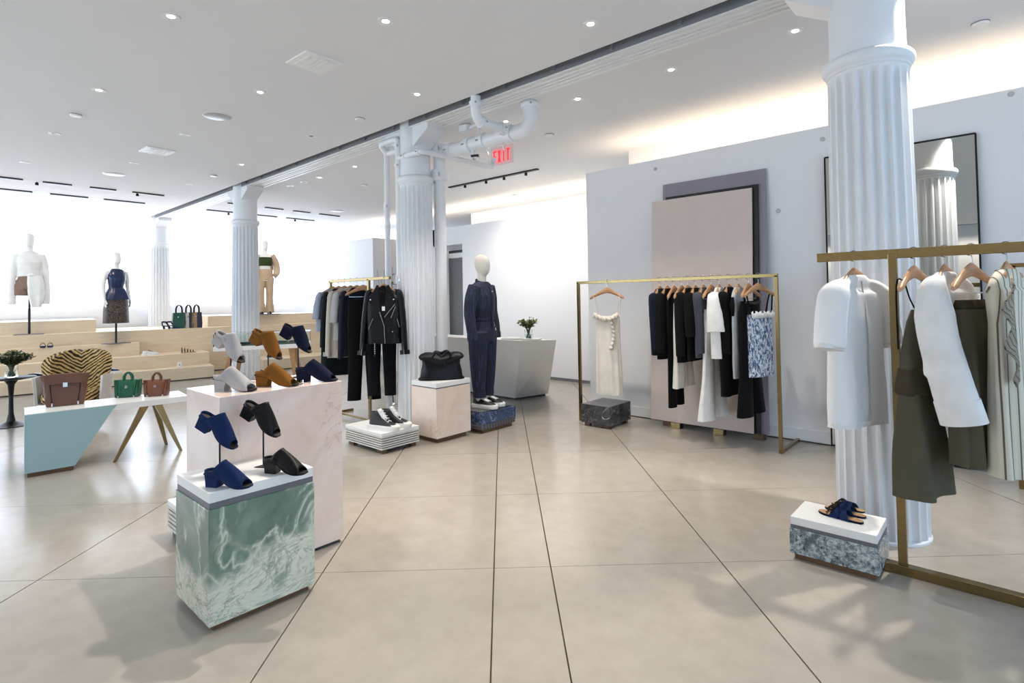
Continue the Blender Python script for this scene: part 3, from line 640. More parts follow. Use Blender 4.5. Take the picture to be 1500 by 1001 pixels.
# sneakers: low or high-top
def sneaker(label, group, base, rz, mat, high=False, sc=1.0, stripe='lace', toecap=False, name='sneaker'):
    t = thing(name, label, 'shoe', base, rz, group); t.scale = (sc,) * 3
    def out(k, z): return [Vector((.14 + .145 * math.cos(a) * k, (hws(.14 + .145 * math.cos(a))) * math.sin(a) / max(.35, abs(math.sin(a)) ** .45) * k * (abs(math.sin(a)) ** .45 + .0) if False else hws(.14 + .145 * math.cos(a)) * (1 if math.sin(a) > 0 else -1) * min(1, abs(math.sin(a)) * 2.2) * k, z)) for a in [2 * PI * (q + .5) / 28 for q in range(28)]]
    def hws(x): return .033 + .016 * math.exp(-((x - .2) / .07) ** 2)
    MB().rings([out(1.02, 0), out(1.06, .012), out(1.06, .034), out(1.0, .042)]).build('sole', 'rubber', t, True)
    top = .15 if high else .09
    R = []
    for i in range(15):
        x = lerp(.003, .276, i / 14); hh = lerp(top, .075, min(1, max(0, (x - .09) / .10))) if x > .09 else top
        if x > .19: hh = lerp(.075, .042, (x - .19) / .086)
        e = min(1, max(.25, math.sin(PI * min(1, max(0, x / .28))) * 2.5)); w = hws(x) * e * .98
        R.append([Vector((x + (.012 * (zz - .03) / .1 if x < .09 else 0), w * c_ * (1 - .25 * max(0, (zz - .03) / .12)), zz)) for c_, zz in [(-1, .028), (-1, lerp(.03, hh, .5)), (-.75, lerp(.03, hh, .85)), (-.3, hh), (.3, hh), (.75, lerp(.03, hh, .85)), (1, lerp(.03, hh, .5)), (1, .028)]])
    MB().rings(R).build('upper', mat, t, True, angle=70)
    tg = MB(); z0 = top + .022 if high else .105
    tg.rings([[Vector((x, y, z)) for y in (-.022, .022)] + [Vector((x - .012, y, z - .008)) for y in (.022, -.022)] for x, z in ((.205, .068), (.17, .086), (.14, lerp(.09, z0, .45)), (.105, z0))]); tg.build('tongue', stripe, t, True)
    m = MB()
    for q in range(5 if high else 4):
        f = q / 4; x = lerp(.20, .125 if high else .14, f); z = lerp(.075, top + .006 if high else .098, f)
        m = MB(); m.tube([(x, -.026, z - .004), (x, 0, z + .006), (x, .026, z - .004)], .0035, 6); m.build('lace', 'lace', t, True)
    if toecap: MB().rings([[p * .0 + Vector((q.x, q.y * 1.01, q.z)) for p, q in zip(out(1, 0), r)] for r in ([Vector((.235, y, z)) for y, z in ((-.045, .03), (-.038, .05), (0, .056), (.038, .05), (.045, .03))], [Vector((.275, y, z)) for y, z in ((-.025, .03), (-.02, .042), (0, .045), (.02, .042), (.025, .03))])]).build('toe_cap', 'rubber', t, True)
    return t
MT['sn_black'] = plain('black_sneaker_leather', '#121316', .5); MT['sn_navy'] = suede('navy_sneaker', '#1B2440'); MT['sn_white'] = plain('white_sneaker_leather', '#E8E8E6', .5); MT['sn_blue'] = suede('blue_sneaker', '#27375F')
a = G(548, 631, SZ); b = G(567, 630, SZ)
ha = math.radians(-62)
sneaker('black high-top sneaker with white laces, left of the pair on the boards', 'high-top sneakers', G(541, 628, SZ), math.atan2(*(G(568, 631, SZ) - G(544, 629, SZ)).yx), 'sn_black', True, 1.2, toecap=True, name='high_top_sneaker')
sneaker('black high-top sneaker with white laces, right of the pair on the boards', 'high-top sneakers', G(558, 624, SZ), math.atan2(*(G(568, 631, SZ) - G(544, 629, SZ)).yx) + .05, 'sn_black', True, 1.2, toecap=True, name='high_top_sneaker')
# fringed slides on the granite plinth
def slide(label, hp, tp, fr):
    a = G(*hp, GZ); b = G(*tp, GZ); d = b - a; t = thing('fringed_slide', label, 'sandal', a, math.atan2(d.y, d.x), 'fringed slides on the granite plinth'); s = d.length / .25; t.scale = (s, s, s)
    xs = [.0, .012, .04, .08, .12, .16, .19, .215, .235, .25]
    def w(x): return [.012, .024, .031, .029, .030, .037, .040, .036, .026, .008][xs.index(x)]
    MB().rings([[Vector((x, -w(x), 0)), Vector((x, w(x), 0)), Vector((x, w(x), .012)), Vector((x, -w(x), .012))] for x in xs]).build('sole', 'm_dknavy', t)
    MB().rings([[Vector((x, -w(x) * .9, .012)), Vector((x, w(x) * .9, .012)), Vector((x, w(x) * .9, .015)), Vector((x, -w(x) * .9, .015))] for x in xs]).build('insole', 'tansole', t)
    for nm, x0, x1, mt in (('cross_strap', .085, .15, 'm_navy'), ('cross_strap', .15, .085, 'm_navy')):
        R = []
        for k in range(11):
            th = PI * k / 10; xx = lerp(x0, x1, k / 10); y = .043 * math.cos(th); z = .004 + .05 * math.sin(th) ** .8
            R.append([Vector((xx - .026, y, z)), Vector((xx + .026, y, z)), Vector((xx + .026, y, z + .003)), Vector((xx - .026, y, z + .003))])
        MB().rings(R).build(nm, mt, t, True, angle=60)
    m = MB()
    for k in range(16):
        th = PI * (.12 + .76 * k / 15); y = .045 * math.cos(th); z = .008 + .052 * math.sin(th) ** .8
        m.tube([(.15, y, z), (.172, y * 1.04, z + .006), (.188 + random.uniform(-.006, .006), y * 1.1, z - .012)], .003, 5)
    m.build('fringe', 'm_black', t)['kind'] = 'stuff'
slide('blue fringed slide nearest the front edge of the granite plinth', (1264, 768), (1200, 750), 1)
slide('blue fringed slide in the middle of the three on the granite plinth', (1268, 760), (1209, 744), 1)
slide('dark fringed slide at the back of the granite plinth', (1266, 752), (1219, 738), 1)
# ================================================================== LEANING PANELS, MIRROR, COUNTER
def slab4(name, mat, parent, x0, x1, zb, zt, yb, yt, th):
    m = MB(); m.rings([[Vector((x0, yb, zb)), Vector((x1, yb, zb)), Vector((x1, yb + th, zb)), Vector((x0, yb + th, zb))], [Vector((x0, yt, zt)), Vector((x1, yt, zt)), Vector((x1, yt + th, zt)), Vector((x0, yt + th, zt))]])
    return m.build(name, mat, parent)
yb = G(1100, 640, .065).y
def lean(label, mat, tl, tr, yb_, yt_, zb, th):
    a = OY(*tl, yt_); b = OY(*tr, yt_); t = thing('display_board', label, 'panel', ((a.x + b.x) / 2, yb_, 0)); w = (b.x - a.x) / 2
    slab4('board', mat, t, -w, w, zb, (a.z + b.z) / 2, 0, yt_ - yb_, th); return t, w
pt, w = lean('tall pale pink veneered panel leaning in front of the black one', 'pinkwood', (955, 296), (1101, 275), 5.83, 5.985, .065, .02)
for px in (985, 1068):
    q = G(px, 630); MB().box((q.x - pt.location.x, .02, .033), (.11, .09, .064), 0, .003).build('support_block', 'brass', pt)
pb, w = lean('black panel leaning between the pink and the grey one', 'blackpanel', (975, 290), (1110, 269), 5.875, 6.015, .06, .02)
for sx in (-.5, .5): MB().box((sx, .01, .03), (.1, .04, .058)).build('support_block', 'darkwood', pb)
pg, w = lean('mauve grey panel leaning against the wall behind the black one', 'greypanel', (971, 271), (1121, 247), 5.915, 6.045, .055, .022)
for sx in (-.5, .5): MB().box((sx, .01, .0275), (.1, .035, .053)).build('support_block', 'darkwood', pg)
ma = OY(1208, 231, 6.055); mb_ = OY(1429, 196, 6.055); mt_ = thing('leaning_mirror', 'large thin-framed mirror leaning on the wall behind the foreground column', 'mirror', ((ma.x + mb_.x) / 2, 5.97, 0)); w = (mb_.x - ma.x) / 2; zt = (ma.z + mb_.z) / 2
slab4('backing', 'dark', mt_, -w, w, .035, zt, .004, .085, .02); slab4('mirror_glass', 'mirror', mt_, -w + .008, w - .008, .045, zt - .008, .0, .081, .004)
for x in (-w, w): slab4('frame_side', 'black', mt_, x - .006, x + .006, .03, zt, -.006, .075, .03)
for z, y in ((.035, -.004), (zt, .077)): MB().bb(-w, w, y - .003, y + .026, z - .007, z + .007).build('frame_rail', 'black', mt_)
for x in (-.4, .4): MB().bb(x - .05, x + .05, 0, .03, 0, .034).build('foot_block', 'black', mt_)
# counter with angled end
T = .97
cb = [G(754.6, 583.6, .03), G(803, 576.8, .03)]; ct = [G(762.6, 499.5, T), G(815, 498, T)]
cl_b = Vector((-8.0, cb[0].y, .03)); cl_t = Vector((-8.0, ct[0].y, T)); b2 = Vector((-8.0, cb[1].y, .03)); t2 = Vector((-8.0, ct[1].y, T))
co_ = Vector(((cb[0].x - 8.0) / 2, (cb[0].y + cb[1].y) / 2, 0)); t = thing('sales_counter', 'white angular sales counter by the far wall', 'counter', co_)
MB().rings([[p - co_ for p in (cl_b, cb[0], cb[1], b2)], [p - co_ for p in (cl_t, ct[0], ct[1], t2)]]).build('counter_body', 'white', t)
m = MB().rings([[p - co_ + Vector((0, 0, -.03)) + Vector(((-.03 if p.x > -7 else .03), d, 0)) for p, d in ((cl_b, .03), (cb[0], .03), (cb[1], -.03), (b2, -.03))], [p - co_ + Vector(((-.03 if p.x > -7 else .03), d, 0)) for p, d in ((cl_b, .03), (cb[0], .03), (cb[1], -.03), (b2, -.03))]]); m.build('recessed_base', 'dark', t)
cy_ = (ct[0].y + ct[1].y) / 2
for px, py, s, sz in ((750, 497.5, 'left of the flower vase', (.3, .22)), (790, 497, 'right of the flower vase', (.22, .16))):
    p = G(px, py, T); t = thing('paper_stack', 'small stack of white paper on the counter, ' + s, 'paper', (p.x, cy_, T), .3)
    for k in range(3): MB().box((.004 * k, 0, .004 + .007 * k), (sz[0], sz[1], .006), .03 * k).build('sheet', 'paper' if k < 2 else 'white', t)
# plants
MT['leafg'] = plain('olive_leaf', '#5E7040', .55, var=.35, nscale=25); MT['leafd'] = plain('dark_leaf', '#3F5530', .55, var=.35, nscale=25); MT['stemg'] = plain('plant_stem', '#5A5A35', .6)
MT['bud'] = plain('yellow_bud', '#B9A860', .6, var=.3, nscale=30); MT['water'] = (lambda t: (t.b.inputs.__getitem__('Transmission Weight').__setattr__('default_value', 1), t.fin('#EEF5F2', .02, IOR=1.33))[1])(NT('vase_water'))
def leaf(m, p, d, L, w):
    d = Vector(d).normalized(); s = d.cross(Vector((random.uniform(-.3, .3), random.uniform(-.3, .3), 1))).normalized(); n = s.cross(d)
    v = [p, p + d * L * .35 + s * w, p + d * L * .75 + s * w * .7 - n * L * .04, p + d * L - n * L * .12, p + d * L * .75 - s * w * .7 - n * L * .04, p + d * L * .35 - s * w]
    vs = [m.bm.verts.new(q) for q in v]; c = m.bm.verts.new(p + d * L * .5 + n * w * .35)
    for i in range(6): m.bm.faces.new((vs[i], vs[(i + 1) % 6], c))
def bouquet(name, label, base, vr, vh, spread, height, nst, mat, leafL=.06, seed=1, bare=False, budn=0):
    random.seed(seed); t = thing(name, label, 'plant', base)
    MB().lathe([(vr * .92, 0), (vr, .01), (vr * .96, vh * .6), (vr, vh), (vr - .004, vh), (vr * .9, vh * .6), (vr * .88, .012), (.001, .012)], 24, cap=False).build('glass_vase', 'glass', t, True)
    MB().lathe([(.001, .014), (vr * .86, .014), (vr * .9, vh * .55), (.001, vh * .55)], 20, cap=False).build('water', 'water', t, True)
    sm, lf, bd = MB(), MB(), MB(); F = t
    for i in range(nst):
        a = random.uniform(0, 2 * PI); rr = spread * math.sqrt(random.random()); hh = height * random.uniform(.75, 1.0) * (1 - .35 * (rr / spread) ** 2)
        tip = Vector((rr * math.cos(a), rr * math.sin(a), vh * .9 + hh)); b0 = Vector((vr * .5 * math.cos(a + 2), vr * .5 * math.sin(a + 2), .02))
        pts = curve([b0, Vector((vr * .45 * math.cos(a), vr * .45 * math.sin(a), vh)), Vector((tip.x * .6, tip.y * .6, vh + hh * .55)), tip], 4)
        sm.tube(pts, .0025, 5)
        for k in range(10 if not bare else 7):
            f = random.uniform(.45, 1); q = pts[min(len(pts) - 1, int(f * (len(pts) - 1)))]
            an = random.uniform(0, 2 * PI); d = Vector((math.cos(an), math.sin(an), random.uniform(-.1, .9)))
            leaf(lf, q, d, leafL * random.uniform(.7, 1.25), leafL * .2)
        if random.random() < budn: bd.ball(tip + Vector((0, 0, .005)), .009, n=6)
    sm.build('stem', 'stemg', F)['kind'] = 'stuff'; lf.build('foliage', mat, F)['kind'] = 'stuff'
    if budn: bd.build('bud', 'bud', F)['kind'] = 'stuff'
    else: bd.bm.free()
    random.seed(7); return t
vp = G(765, 499, T); bouquet('flower_vase', 'glass vase of olive foliage on the white counter', Vector((vp.x, vp.y + .12, T)), .05, .13, .15, .17, 30, 'leafg', .055, 3, budn=.6)
# ================================================================== RACKS
def rack_bar(t, name, a, b, w=.032, h=.032, mat='brass'):
    a, b = Vector(a), Vector(b); d = b - a; c = (a + b) / 2
    sz = (max(abs(d.x), w), max(abs(d.y), w), max(abs(d.z), h)) if abs(d.z) < .01 else (w, w, abs(d.z))
    return MB().box(c, sz, 0, .002).build(name, mat, t)
MY, MZB = 5.50, 1.668
mxl, mxr = OY(847, 413, MY).x, G(1147, 663).x
t = thing('clothing_rack', 'long brass clothing rack in front of the leaning panels', 'rack', ((mxl + mxr) / 2, MY, 0)); W = (mxr - mxl) / 2
rack_bar(t, 'rail', (-W - .016, 0, MZB), (W + .016, 0, MZB))
for s in (-1, 1): rack_bar(t, 'post', (s * W, 0, .032), (s * W, 0, MZB)); rack_bar(t, 'foot', (s * W, -.016, .016), (s * W, .56, .016))
RY, RZB = 3.56, 1.70
rpx = G(1328, 840).x - .01; rx0 = OY(1197, 375, RY).x
t = thing('clothing_rack', 'brass T-shaped clothing rack in the right foreground', 'rack', (rpx, RY, 0))
rack_bar(t, 'rail', (rx0 - rpx, 0, RZB), (1.75, 0, RZB), .03, .05); rack_bar(t, 'post', (0, 0, .05), (0, 0, RZB), .04); rack_bar(t, 'foot', (-.13, 0, .025), (1.75, 0, .025), .05, .05); rack_bar(t, 'post', (1.6, 0, .05), (1.6, 0, RZB), .04)
LZB = 1.76; ln = G(571, 407, LZB); LY = ln.y; lpost = OY(541, 500, LY).x; lfar = OY(483, 416, LY).x
t = thing('clothing_rack', 'brass clothing rack left of the pipes holding jackets', 'rack', (lpost, LY, 0))
rack_bar(t, 'rail', (lfar - lpost, 0, LZB), (ln.x - lpost, 0, LZB)); rack_bar(t, 'post', (0, 0, .03), (0, 0, LZB)); rack_bar(t, 'post', (lfar - lpost + .02, 0, .03), (lfar - lpost + .02, 0, LZB))
rack_bar(t, 'foot', (0, -.32, .015), (0, .32, .015)); rack_bar(t, 'foot', (lfar - lpost + .02, -.32, .015), (lfar - lpost + .02, .32, .015)); rack_bar(t, 'lower_rail', (lfar - lpost + .02, .0, .045), (0, .0, .045), .025, .025)
fr = G(1497, 716); t = thing('clothing_rack', 'brass clothing rack cut off at the right edge, behind the striped dress', 'rack', (fr.x, fr.y, 0)); FZ = HZ((fr.x, fr.y), 389)
rack_bar(t, 'post', (0, 0, .03), (0, 0, FZ)); rack_bar(t, 'rail', (-.05, 0, FZ), (1.4, 0, FZ)); rack_bar(t, 'foot', (0, -.02, .016), (0, .5, .016)); rack_bar(t, 'post', (1.4, 0, .03), (1.4, 0, FZ))
# ------------------------------------------------------------------ hangers
def hanger(label, loc, rz, group, clip=False, W=.215):
    t = thing('clothes_hanger', label, 'hanger', loc, rz, group)
    R = []
    for i in range(17):
        x = lerp(-W, W, i / 16); a = abs(x) / W; zc = -.098 - .095 * (W / .215) * a ** 1.25; hh = lerp(.036, .017, min(1, a * 1.4)) + .004 * max(0, a - .75) * 4; ty = lerp(.012, .020, a ** 2); e = 1 if a < .97 else .55
        bend = -.02 * a ** 2
        R.append([Vector((x, bend + ty * e * math.cos(q), zc + hh * e * math.sin(q))) for q in [2 * PI * k / 10 for k in range(10)]])
    MB().rings(R).build('wooden_bow', 'wood', t, True)
    pts = [(0, 0, -.075), (0, 0, -.048)] + [(.0, .026 * math.cos(u), .002 + .026 * math.sin(u)) for u in [math.radians(-100 + 25 * k) for k in range(12)]]
    pts = [(0, 0, -.08), (0, -.004, -.05)] + [(0, .027 * math.cos(math.radians(a_)), .0 + .030 * math.sin(math.radians(a_))) for a_ in range(-95, 200, 22)]
    MB().tube(pts, .0028, 6).build('hook', 'steel', t, True)
    if clip: MB().tube([(-.17, 0, -.19), (-.17, 0, -.215), (.17, 0, -.215), (.17, 0, -.19)], .0025, 6).build('trouser_bar', 'steel', t, True)
    return t
# ------------------------------------------------------------------ garments
def shell(secs, n=48, folds=0, fa=0, ph=0, sq=.78, rough=0):
    rs = []; z0, z1 = secs[0][0], secs[-1][0]; S2 = []
    for a, b in zip(secs, secs[1:]):
        k = max(1, int(abs(a[0] - b[0]) / .05))
        for j in range(k): S2.append(tuple(lerp(u, v, j / k) for u, v in zip(a, b)))
    S2.append(secs[-1])
    for (z, cx, w, d) in S2:
        f = (z - z0) / (z1 - z0); amp = fa * min(1, f * 1.6); ring = []
        for k in range(n):
            a = 2 * PI * k / n; c, s = math.cos(a), math.sin(a)
            x = cx + w * math.copysign(abs(c) ** sq, c); y = d * math.copysign(abs(s) ** sq, s)
            o = amp * math.sin(folds * a + ph + .8 * math.sin(3 * f + ph)) + rough * noise.noise(Vector((x * 9, z * 6 + ph, (s > 0) * 3.3)))
            x += o * c * .25; y += o * (.35 + .65 * abs(s)) * (1 if s >= 0 else -1) if folds else o * s
            ring.append(Vector((x, y, z)))
        rs.append(ring)
    return rs
def sleeve_pts(side, L, x0=.185, z0=-.205, out=.05, fwd=-.02):
    return curve([(side * x0, 0, z0 + .012), (side * (x0 + out * .5), fwd * .3, z0 - L * .3), (side * (x0 + out * .8), fwd * .7, z0 - L * .65), (side * (x0 + out), fwd, z0 - L)], 5)
def sleeve(t, mat, side, L, r0=.068, r1=.048, x0=.165, out=.05, fwd=-.02, flat=.6, cuff=None):
    p = curve([(side * x0 * .72, 0, -.155), (side * x0, 0, -.188), (side * (x0 + out * .5), fwd * .3, -.195 - L * .3), (side * (x0 + out * .8), fwd * .7, -.195 - L * .65), (side * (x0 + out), fwd, -.195 - L)], 5); n = len(p); rr = [lerp(r0, r1, (i / (n - 1)) ** .8) * (1 + .012 * math.sin(i * 2.1)) * min(1, .30 + .16 * i) for i in range(n)]
    m = MB(); m.tube(p, rr, 16, flat=flat); o = m.build('sleeve', mat, t, True)
    if cuff:
        m = MB(); d = (p[-1] - p[-2]).normalized(); m.tube([p[-1] - d * .045, p[-1] + d * .004], [r1 * 1.06, r1 * 1.06], 14, flat=flat + .04); m.build('cuff', cuff, o, True)
    return o
def shoulders(w=.205, d=.045, zn=-.105):
    return [(zn, 0, .075, .03), (zn - .025, 0, .11, .034), (zn - .055, 0, .155, .036), (zn - .085, 0, w - .012, .036), (zn - .105, 0, w, d)]
def garment(name, label, cat, loc, rz, group=None): return thing(name, label, cat, loc, rz, group)
def top(t, mat, L, w=.215, hem=.22, d=.05, folds=5, fa=.008, name='body', ph=0, neck=True):
    s = shoulders(w, d) + [(-.35, 0, w * .97, d * 1.15), (-.35 - (L - .35) * .6, 0, lerp(w, hem, .7), d * 1.2), (-L, 0, hem, d * 1.2)]
    m = MB(); m.rings(shell(s, 48, folds, fa, ph, rough=.006)); m.build(name, mat, t, True, angle=70)
    if neck: m = MB(); m.lathe([(.072, -.012), (.068, .010), (.063, .010), (.06, -.012)], 20, (0, 0, -.108)); m.xf(Matrix.Diagonal((1.02, .48, 1, 1))); m.build('collar', mat, t, True)
def legs(t, mat, zt, zb, w=.17, d=.035, flare=0, gap=.012, folds=3, fa=.006, name='trouser_leg', cr=.30):
    m = MB(); m.rings(shell([(zt, 0, w * .97, d), (zt - .035, 0, w, d)], 40)); m.build('waistband', mat, t, True, angle=70)
    for s in (-1, 1):
        secs = [(zt - .035, s * w * .5, w * .5, d * .98), (zt - cr, s * w * .53, w * .55, d * 1.1), (lerp(zt - cr, zb, .5), s * (w * .55 + flare * .3), w * .47 + flare * .35, d * 1.05), (zb, s * (w * .56 + flare * .8) + s * gap, w * .45 + flare, d * 1.05 + flare * .3)]
        m = MB(); m.rings(shell(secs, 36, folds, fa, s)); m.build(name, mat, t, True, angle=70)
def strap(t, mat, pts, r=.004): MB().tube(curve(pts, 4), r, 6).build('strap', mat, t, True)
for nm, col in (('c_black', '#08090B'), ('c_ink', '#0B0D13'), ('c_navy', '#141A2A'), ('c_cream', '#EDE6DA'), ('c_white', '#F3F2F0'), ('c_grey', '#4A4D55'), ('c_ltgrey', '#B7BBC0'), ('c_olive', '#5B5646'), ('c_olive2', '#4A4234'), ('c_beige', '#C3BAAE'), ('c_greytee', '#A9A9A8'), ('c_forest', '#151D1F'), ('c_blue', '#9FA8B8')):
    MT[nm] = cloth(nm.replace('c_', 'fabric_'), col)
t = NT('blue_white_tweed'); co = t.co((1, 1, 1)); vo = t.n('ShaderNodeTexVoronoi'); vo.inputs['Scale'].default_value = 55; t.l(t.co((1.6, 1.6, .55)), vo.inputs['Vector'])
MT['tweed'] = t.fin(t.ramp(t.noise(t.co((60, 60, 22)), 1, 3, .8), [(.38, '#20304C'), (.48, '#6E88AC'), (.56, '#E6EAF0')]), .85)
t = NT('striped_linen'); wv = t.n('ShaderNodeTexWave', wave_type='BANDS', bands_direction='X'); wv.inputs['Scale'].default_value = 9; wv.inputs['Distortion'].default_value = .3; t.l(t.co((1, 1, 0), (0, 0, .7)), wv.inputs['Vector'])
MT['stripe'] = t.fin(t.ramp(wv.outputs['Fac'], [(.02, '#5A5346'), (.10, '#CFC8B6'), (1, '#D8D2C2')]), .8)
t = NT('striped_taupe'); wv = t.n('ShaderNodeTexWave', wave_type='BANDS', bands_direction='X'); wv.inputs['Scale'].default_value = 9; t.l(t.co((1, 1, 1), (0, .7, 0)), wv.inputs['Vector'])
MT['stripe2'] = t.fin(t.ramp(wv.outputs['Fac'], [(.02, '#3C362C'), (.12, '#8F8775'), (1, '#998F7D')]), .8)
t = NT('camouflage'); MT['camo'] = t.fin(t.ramp(t.noise(t.co(), 12, 3, .5, 1), [(.40, '#3B3F33'), (.47, '#6E6C5A'), (.55, '#A6A28E'), (.62, '#55584A')], 'CONSTANT'), .85)
t = NT('sheer_white'); MT['sheer'] = t.fin('#F5F5F6', .8, Alpha=.93, Sheen_Weight=.2)
# middle rack -----------------------------------------------------------
def mid(px, label, dz=0, rz=None, clip=False, group='wooden hangers on the middle rack', W=.215):
    p = OY(px, 405, MY); loc = Vector((p.x, MY, MZB)); rz = PI / 2 + random.uniform(-.12, .12) if rz is None else rz
    hanger(label, loc, rz, group, clip, W); return loc, rz
ORD = ['first', 'second', 'third', 'fourth', 'fifth', 'sixth', 'seventh', 'eighth', 'ninth', 'tenth', 'eleventh', 'twelfth', 'thirteenth']
mh = [966, 977, 987, 998, 1007, 1018, 1030, 1041, 1053, 1067, 1081, 1096, 1110]
loc, rz = mid(889, 'wooden hanger holding the white slip dress', rz=.12)
g = garment('slip_dress', 'long white ruffled slip dress hung facing front on the middle rack', 'dress', loc, rz)
m = MB(); m.rings(shell([(-.40, 0, .135, .03), (-.43, 0, .15, .04), (-.55, 0, .145, .045), (-.8, 0, .15, .05), (-1.31, 0, .165, .06)], 56, 9, .014, 1)); m.build('body', 'c_cream', g, True, angle=70)
for s in (-1, 1): strap(g, 'c_cream', [(s * .125, -.03, -.40), (s * .15, -.03, -.27), (s * .165, -.022, -.165), (s * .165, .02, -.165), (s * .13, .03, -.40)], .005)
R = []
for k in range(33):
    u = k / 32; x = lerp(-.15, .15, u); z = -.385 - .05 * math.sin(PI * u); R.append([Vector((x, -.05 - .018 * math.sin(k * 1.7), z + .03)), Vector((x * 1.08, -.06 - .022 * math.sin(k * 1.7 + .5), z - .035))])
MB().rings(R, closed=False).build('ruffle', 'c_cream', g, True, solid=.004, fixn=False)
R = []
for k in range(33):
    u = k / 32; z = lerp(-.42, -.78, u); x = .05 + .05 * math.sin(u * 3); R.append([Vector((x - .02, -.06, z)), Vector((x + .02, -.078 - .02 * math.sin(k * 1.5), z - .01))])
MB().rings(R, closed=False).build('ruffle', 'c_cream', g, True, solid=.004, fixn=False)
for i, px in enumerate(mh): mid(px, 'wooden hanger, %s of the thirteen in the row on the middle rack' % ORD[i], clip=i in (2, 3, 7, 11), W=.215 if i in (2, 3, 7, 11, 12) else .15, rz=PI / 2 + [.05, -.04, .06, .0, -.08, .05, .04, -.06, .1, .0, .06, -.05, -.38][i])
def mg(i, name, label, cat, dx=0): return garment(name, label, cat, Vector((OY(mh[i], 405, MY).x + dx, MY, MZB)), PI / 2 + [.05, -.04, .06, .0, -.08, .05, .04, -.06, .1, .0, .06, -.05, -.38][i])
g = mg(0, 'jacket', 'navy jacket, leftmost garment of the row on the middle rack', 'jacket'); top(g, 'c_navy', .72, d=.03); [sleeve(g, 'c_navy', s, .60, .06, .042, fwd=-.03, cuff='c_ink') for s in (-1, 1)]
g = mg(1, 'blouse', 'black long-sleeved blouse beside the navy jacket', 'blouse'); top(g, 'c_black', .84, d=.032, ph=1); [sleeve(g, 'c_black', s, .58, .06, .045) for s in (-1, 1)]
g = mg(2, 'trousers', 'black slim trousers reaching below the black blouse', 'trousers'); legs(g, 'c_black', -.20, -1.34, .17, .028, .0)
g = mg(3, 'culottes', 'cream culottes hanging between black garments on the middle rack', 'trousers'); legs(g, 'c_cream', -.22, -1.13, .17, .03, .02, folds=4, fa=.01)
m = MB(); m.box((-.14, -.035, -.42), (.035, .002, .08), .2); tg = m.build('paper_tag', 'lace', g)
g = mg(4, 'blouse', 'black long blouse, fifth garment of the row', 'blouse'); top(g, 'c_ink', .86, d=.035, ph=2); [sleeve(g, 'c_ink', s, .6) for s in (-1, 1)]
g = mg(5, 'cardigan', 'black cardigan left of the dark grey knit', 'cardigan'); top(g, 'c_black', .84, d=.03, ph=3); [sleeve(g, 'c_black', s, .40, .06, .05) for s in (-1, 1)]
g = mg(6, 'sweater', 'dark grey knit sweater in the middle of the row', 'sweater'); top(g, 'c_grey', .80, d=.03, ph=1.5); [sleeve(g, 'c_grey', s, .56, .06, .045, out=.02) for s in (-1, 1)]
g = mg(7, 'trousers', 'wide white flared trousers on the middle rack', 'trousers'); legs(g, 'c_white', -.32, -1.41, .15, .03, .075, folds=3, fa=.01)
g = mg(8, 'blouse', 'white blouse with bell sleeve and cuff on the middle rack', 'blouse'); top(g, 'c_white', .62, d=.032, ph=.5)
for s in (-1, 1): sleeve(g, 'c_white', s, .34, .06, .085, out=.06); sleeve(g, 'c_white', s, .60, .045, .052, out=.05)
g = mg(9, 'dress', 'black long-sleeved dress right of the white blouse', 'dress'); top(g, 'c_black', 1.16, hem=.21, d=.04, ph=2.2); [sleeve(g, 'c_black', s, .55, .06, .05, out=.02) for s in (-1, 1)]
g = mg(10, 'vest', 'pale grey long vest with open armholes on the middle rack', 'vest'); top(g, 'c_ltgrey', .98, w=.19, hem=.19, d=.025, ph=.2, neck=False)
for s in (-1, 1): m = MB(); m.tube([(s * .185, .0, -.2), (s * .20, 0, -.28), (s * .19, 0, -.38)], [.012, .022, .012], 10); m.build('armhole', 'c_black', g, True)
g = mg(11, 'trousers', 'black flared trousers with buckled waist on the middle rack', 'trousers'); legs(g, 'c_black', -.24, -1.33, .18, .035, .05, folds=3, fa=.008)
MB().tube([(-.17, -.04, -.25), (0, -.05, -.262), (.17, -.04, -.25)], .012, 8).build('belt', 'm_black', g, True)
g = mg(12, 'camisole', 'blue and white woven camisole with thin straps, last on the middle rack', 'top')
m = MB(); m.rings(shell([(-.37, 0, .15, .03), (-.40, 0, .16, .04), (-.6, 0, .155, .045), (-.96, 0, .162, .05)], 56, 10, .009)); m.build('body', 'tweed', g, True, angle=70)
m = MB()
for k in range(5): m.box((-.12 + k * .06, -.042, -.375), (.045, .006, .05), 0, .003)
R = []
for k in range(41):
    u = k / 40; x = lerp(-.155, .155, u); R.append([Vector((x, -.046 - .008 * math.sin(k * 1.3), -.345 + .012 * math.sin(k * .9))), Vector((x, -.05 - .008 * math.sin(k * 1.3), -.40))])
m.bm.free(); MB().rings(R, closed=False).build('frill', 'c_white', g, True, solid=.004, fixn=False)
for s in (-1, 1): strap(g, 'c_ink', [(s * .13, -.035, -.37), (s * .16, -.02, -.26), (s * .175, -.012, -.18), (s * .175, .02, -.18), (s * .13, .03, -.37)], .007)
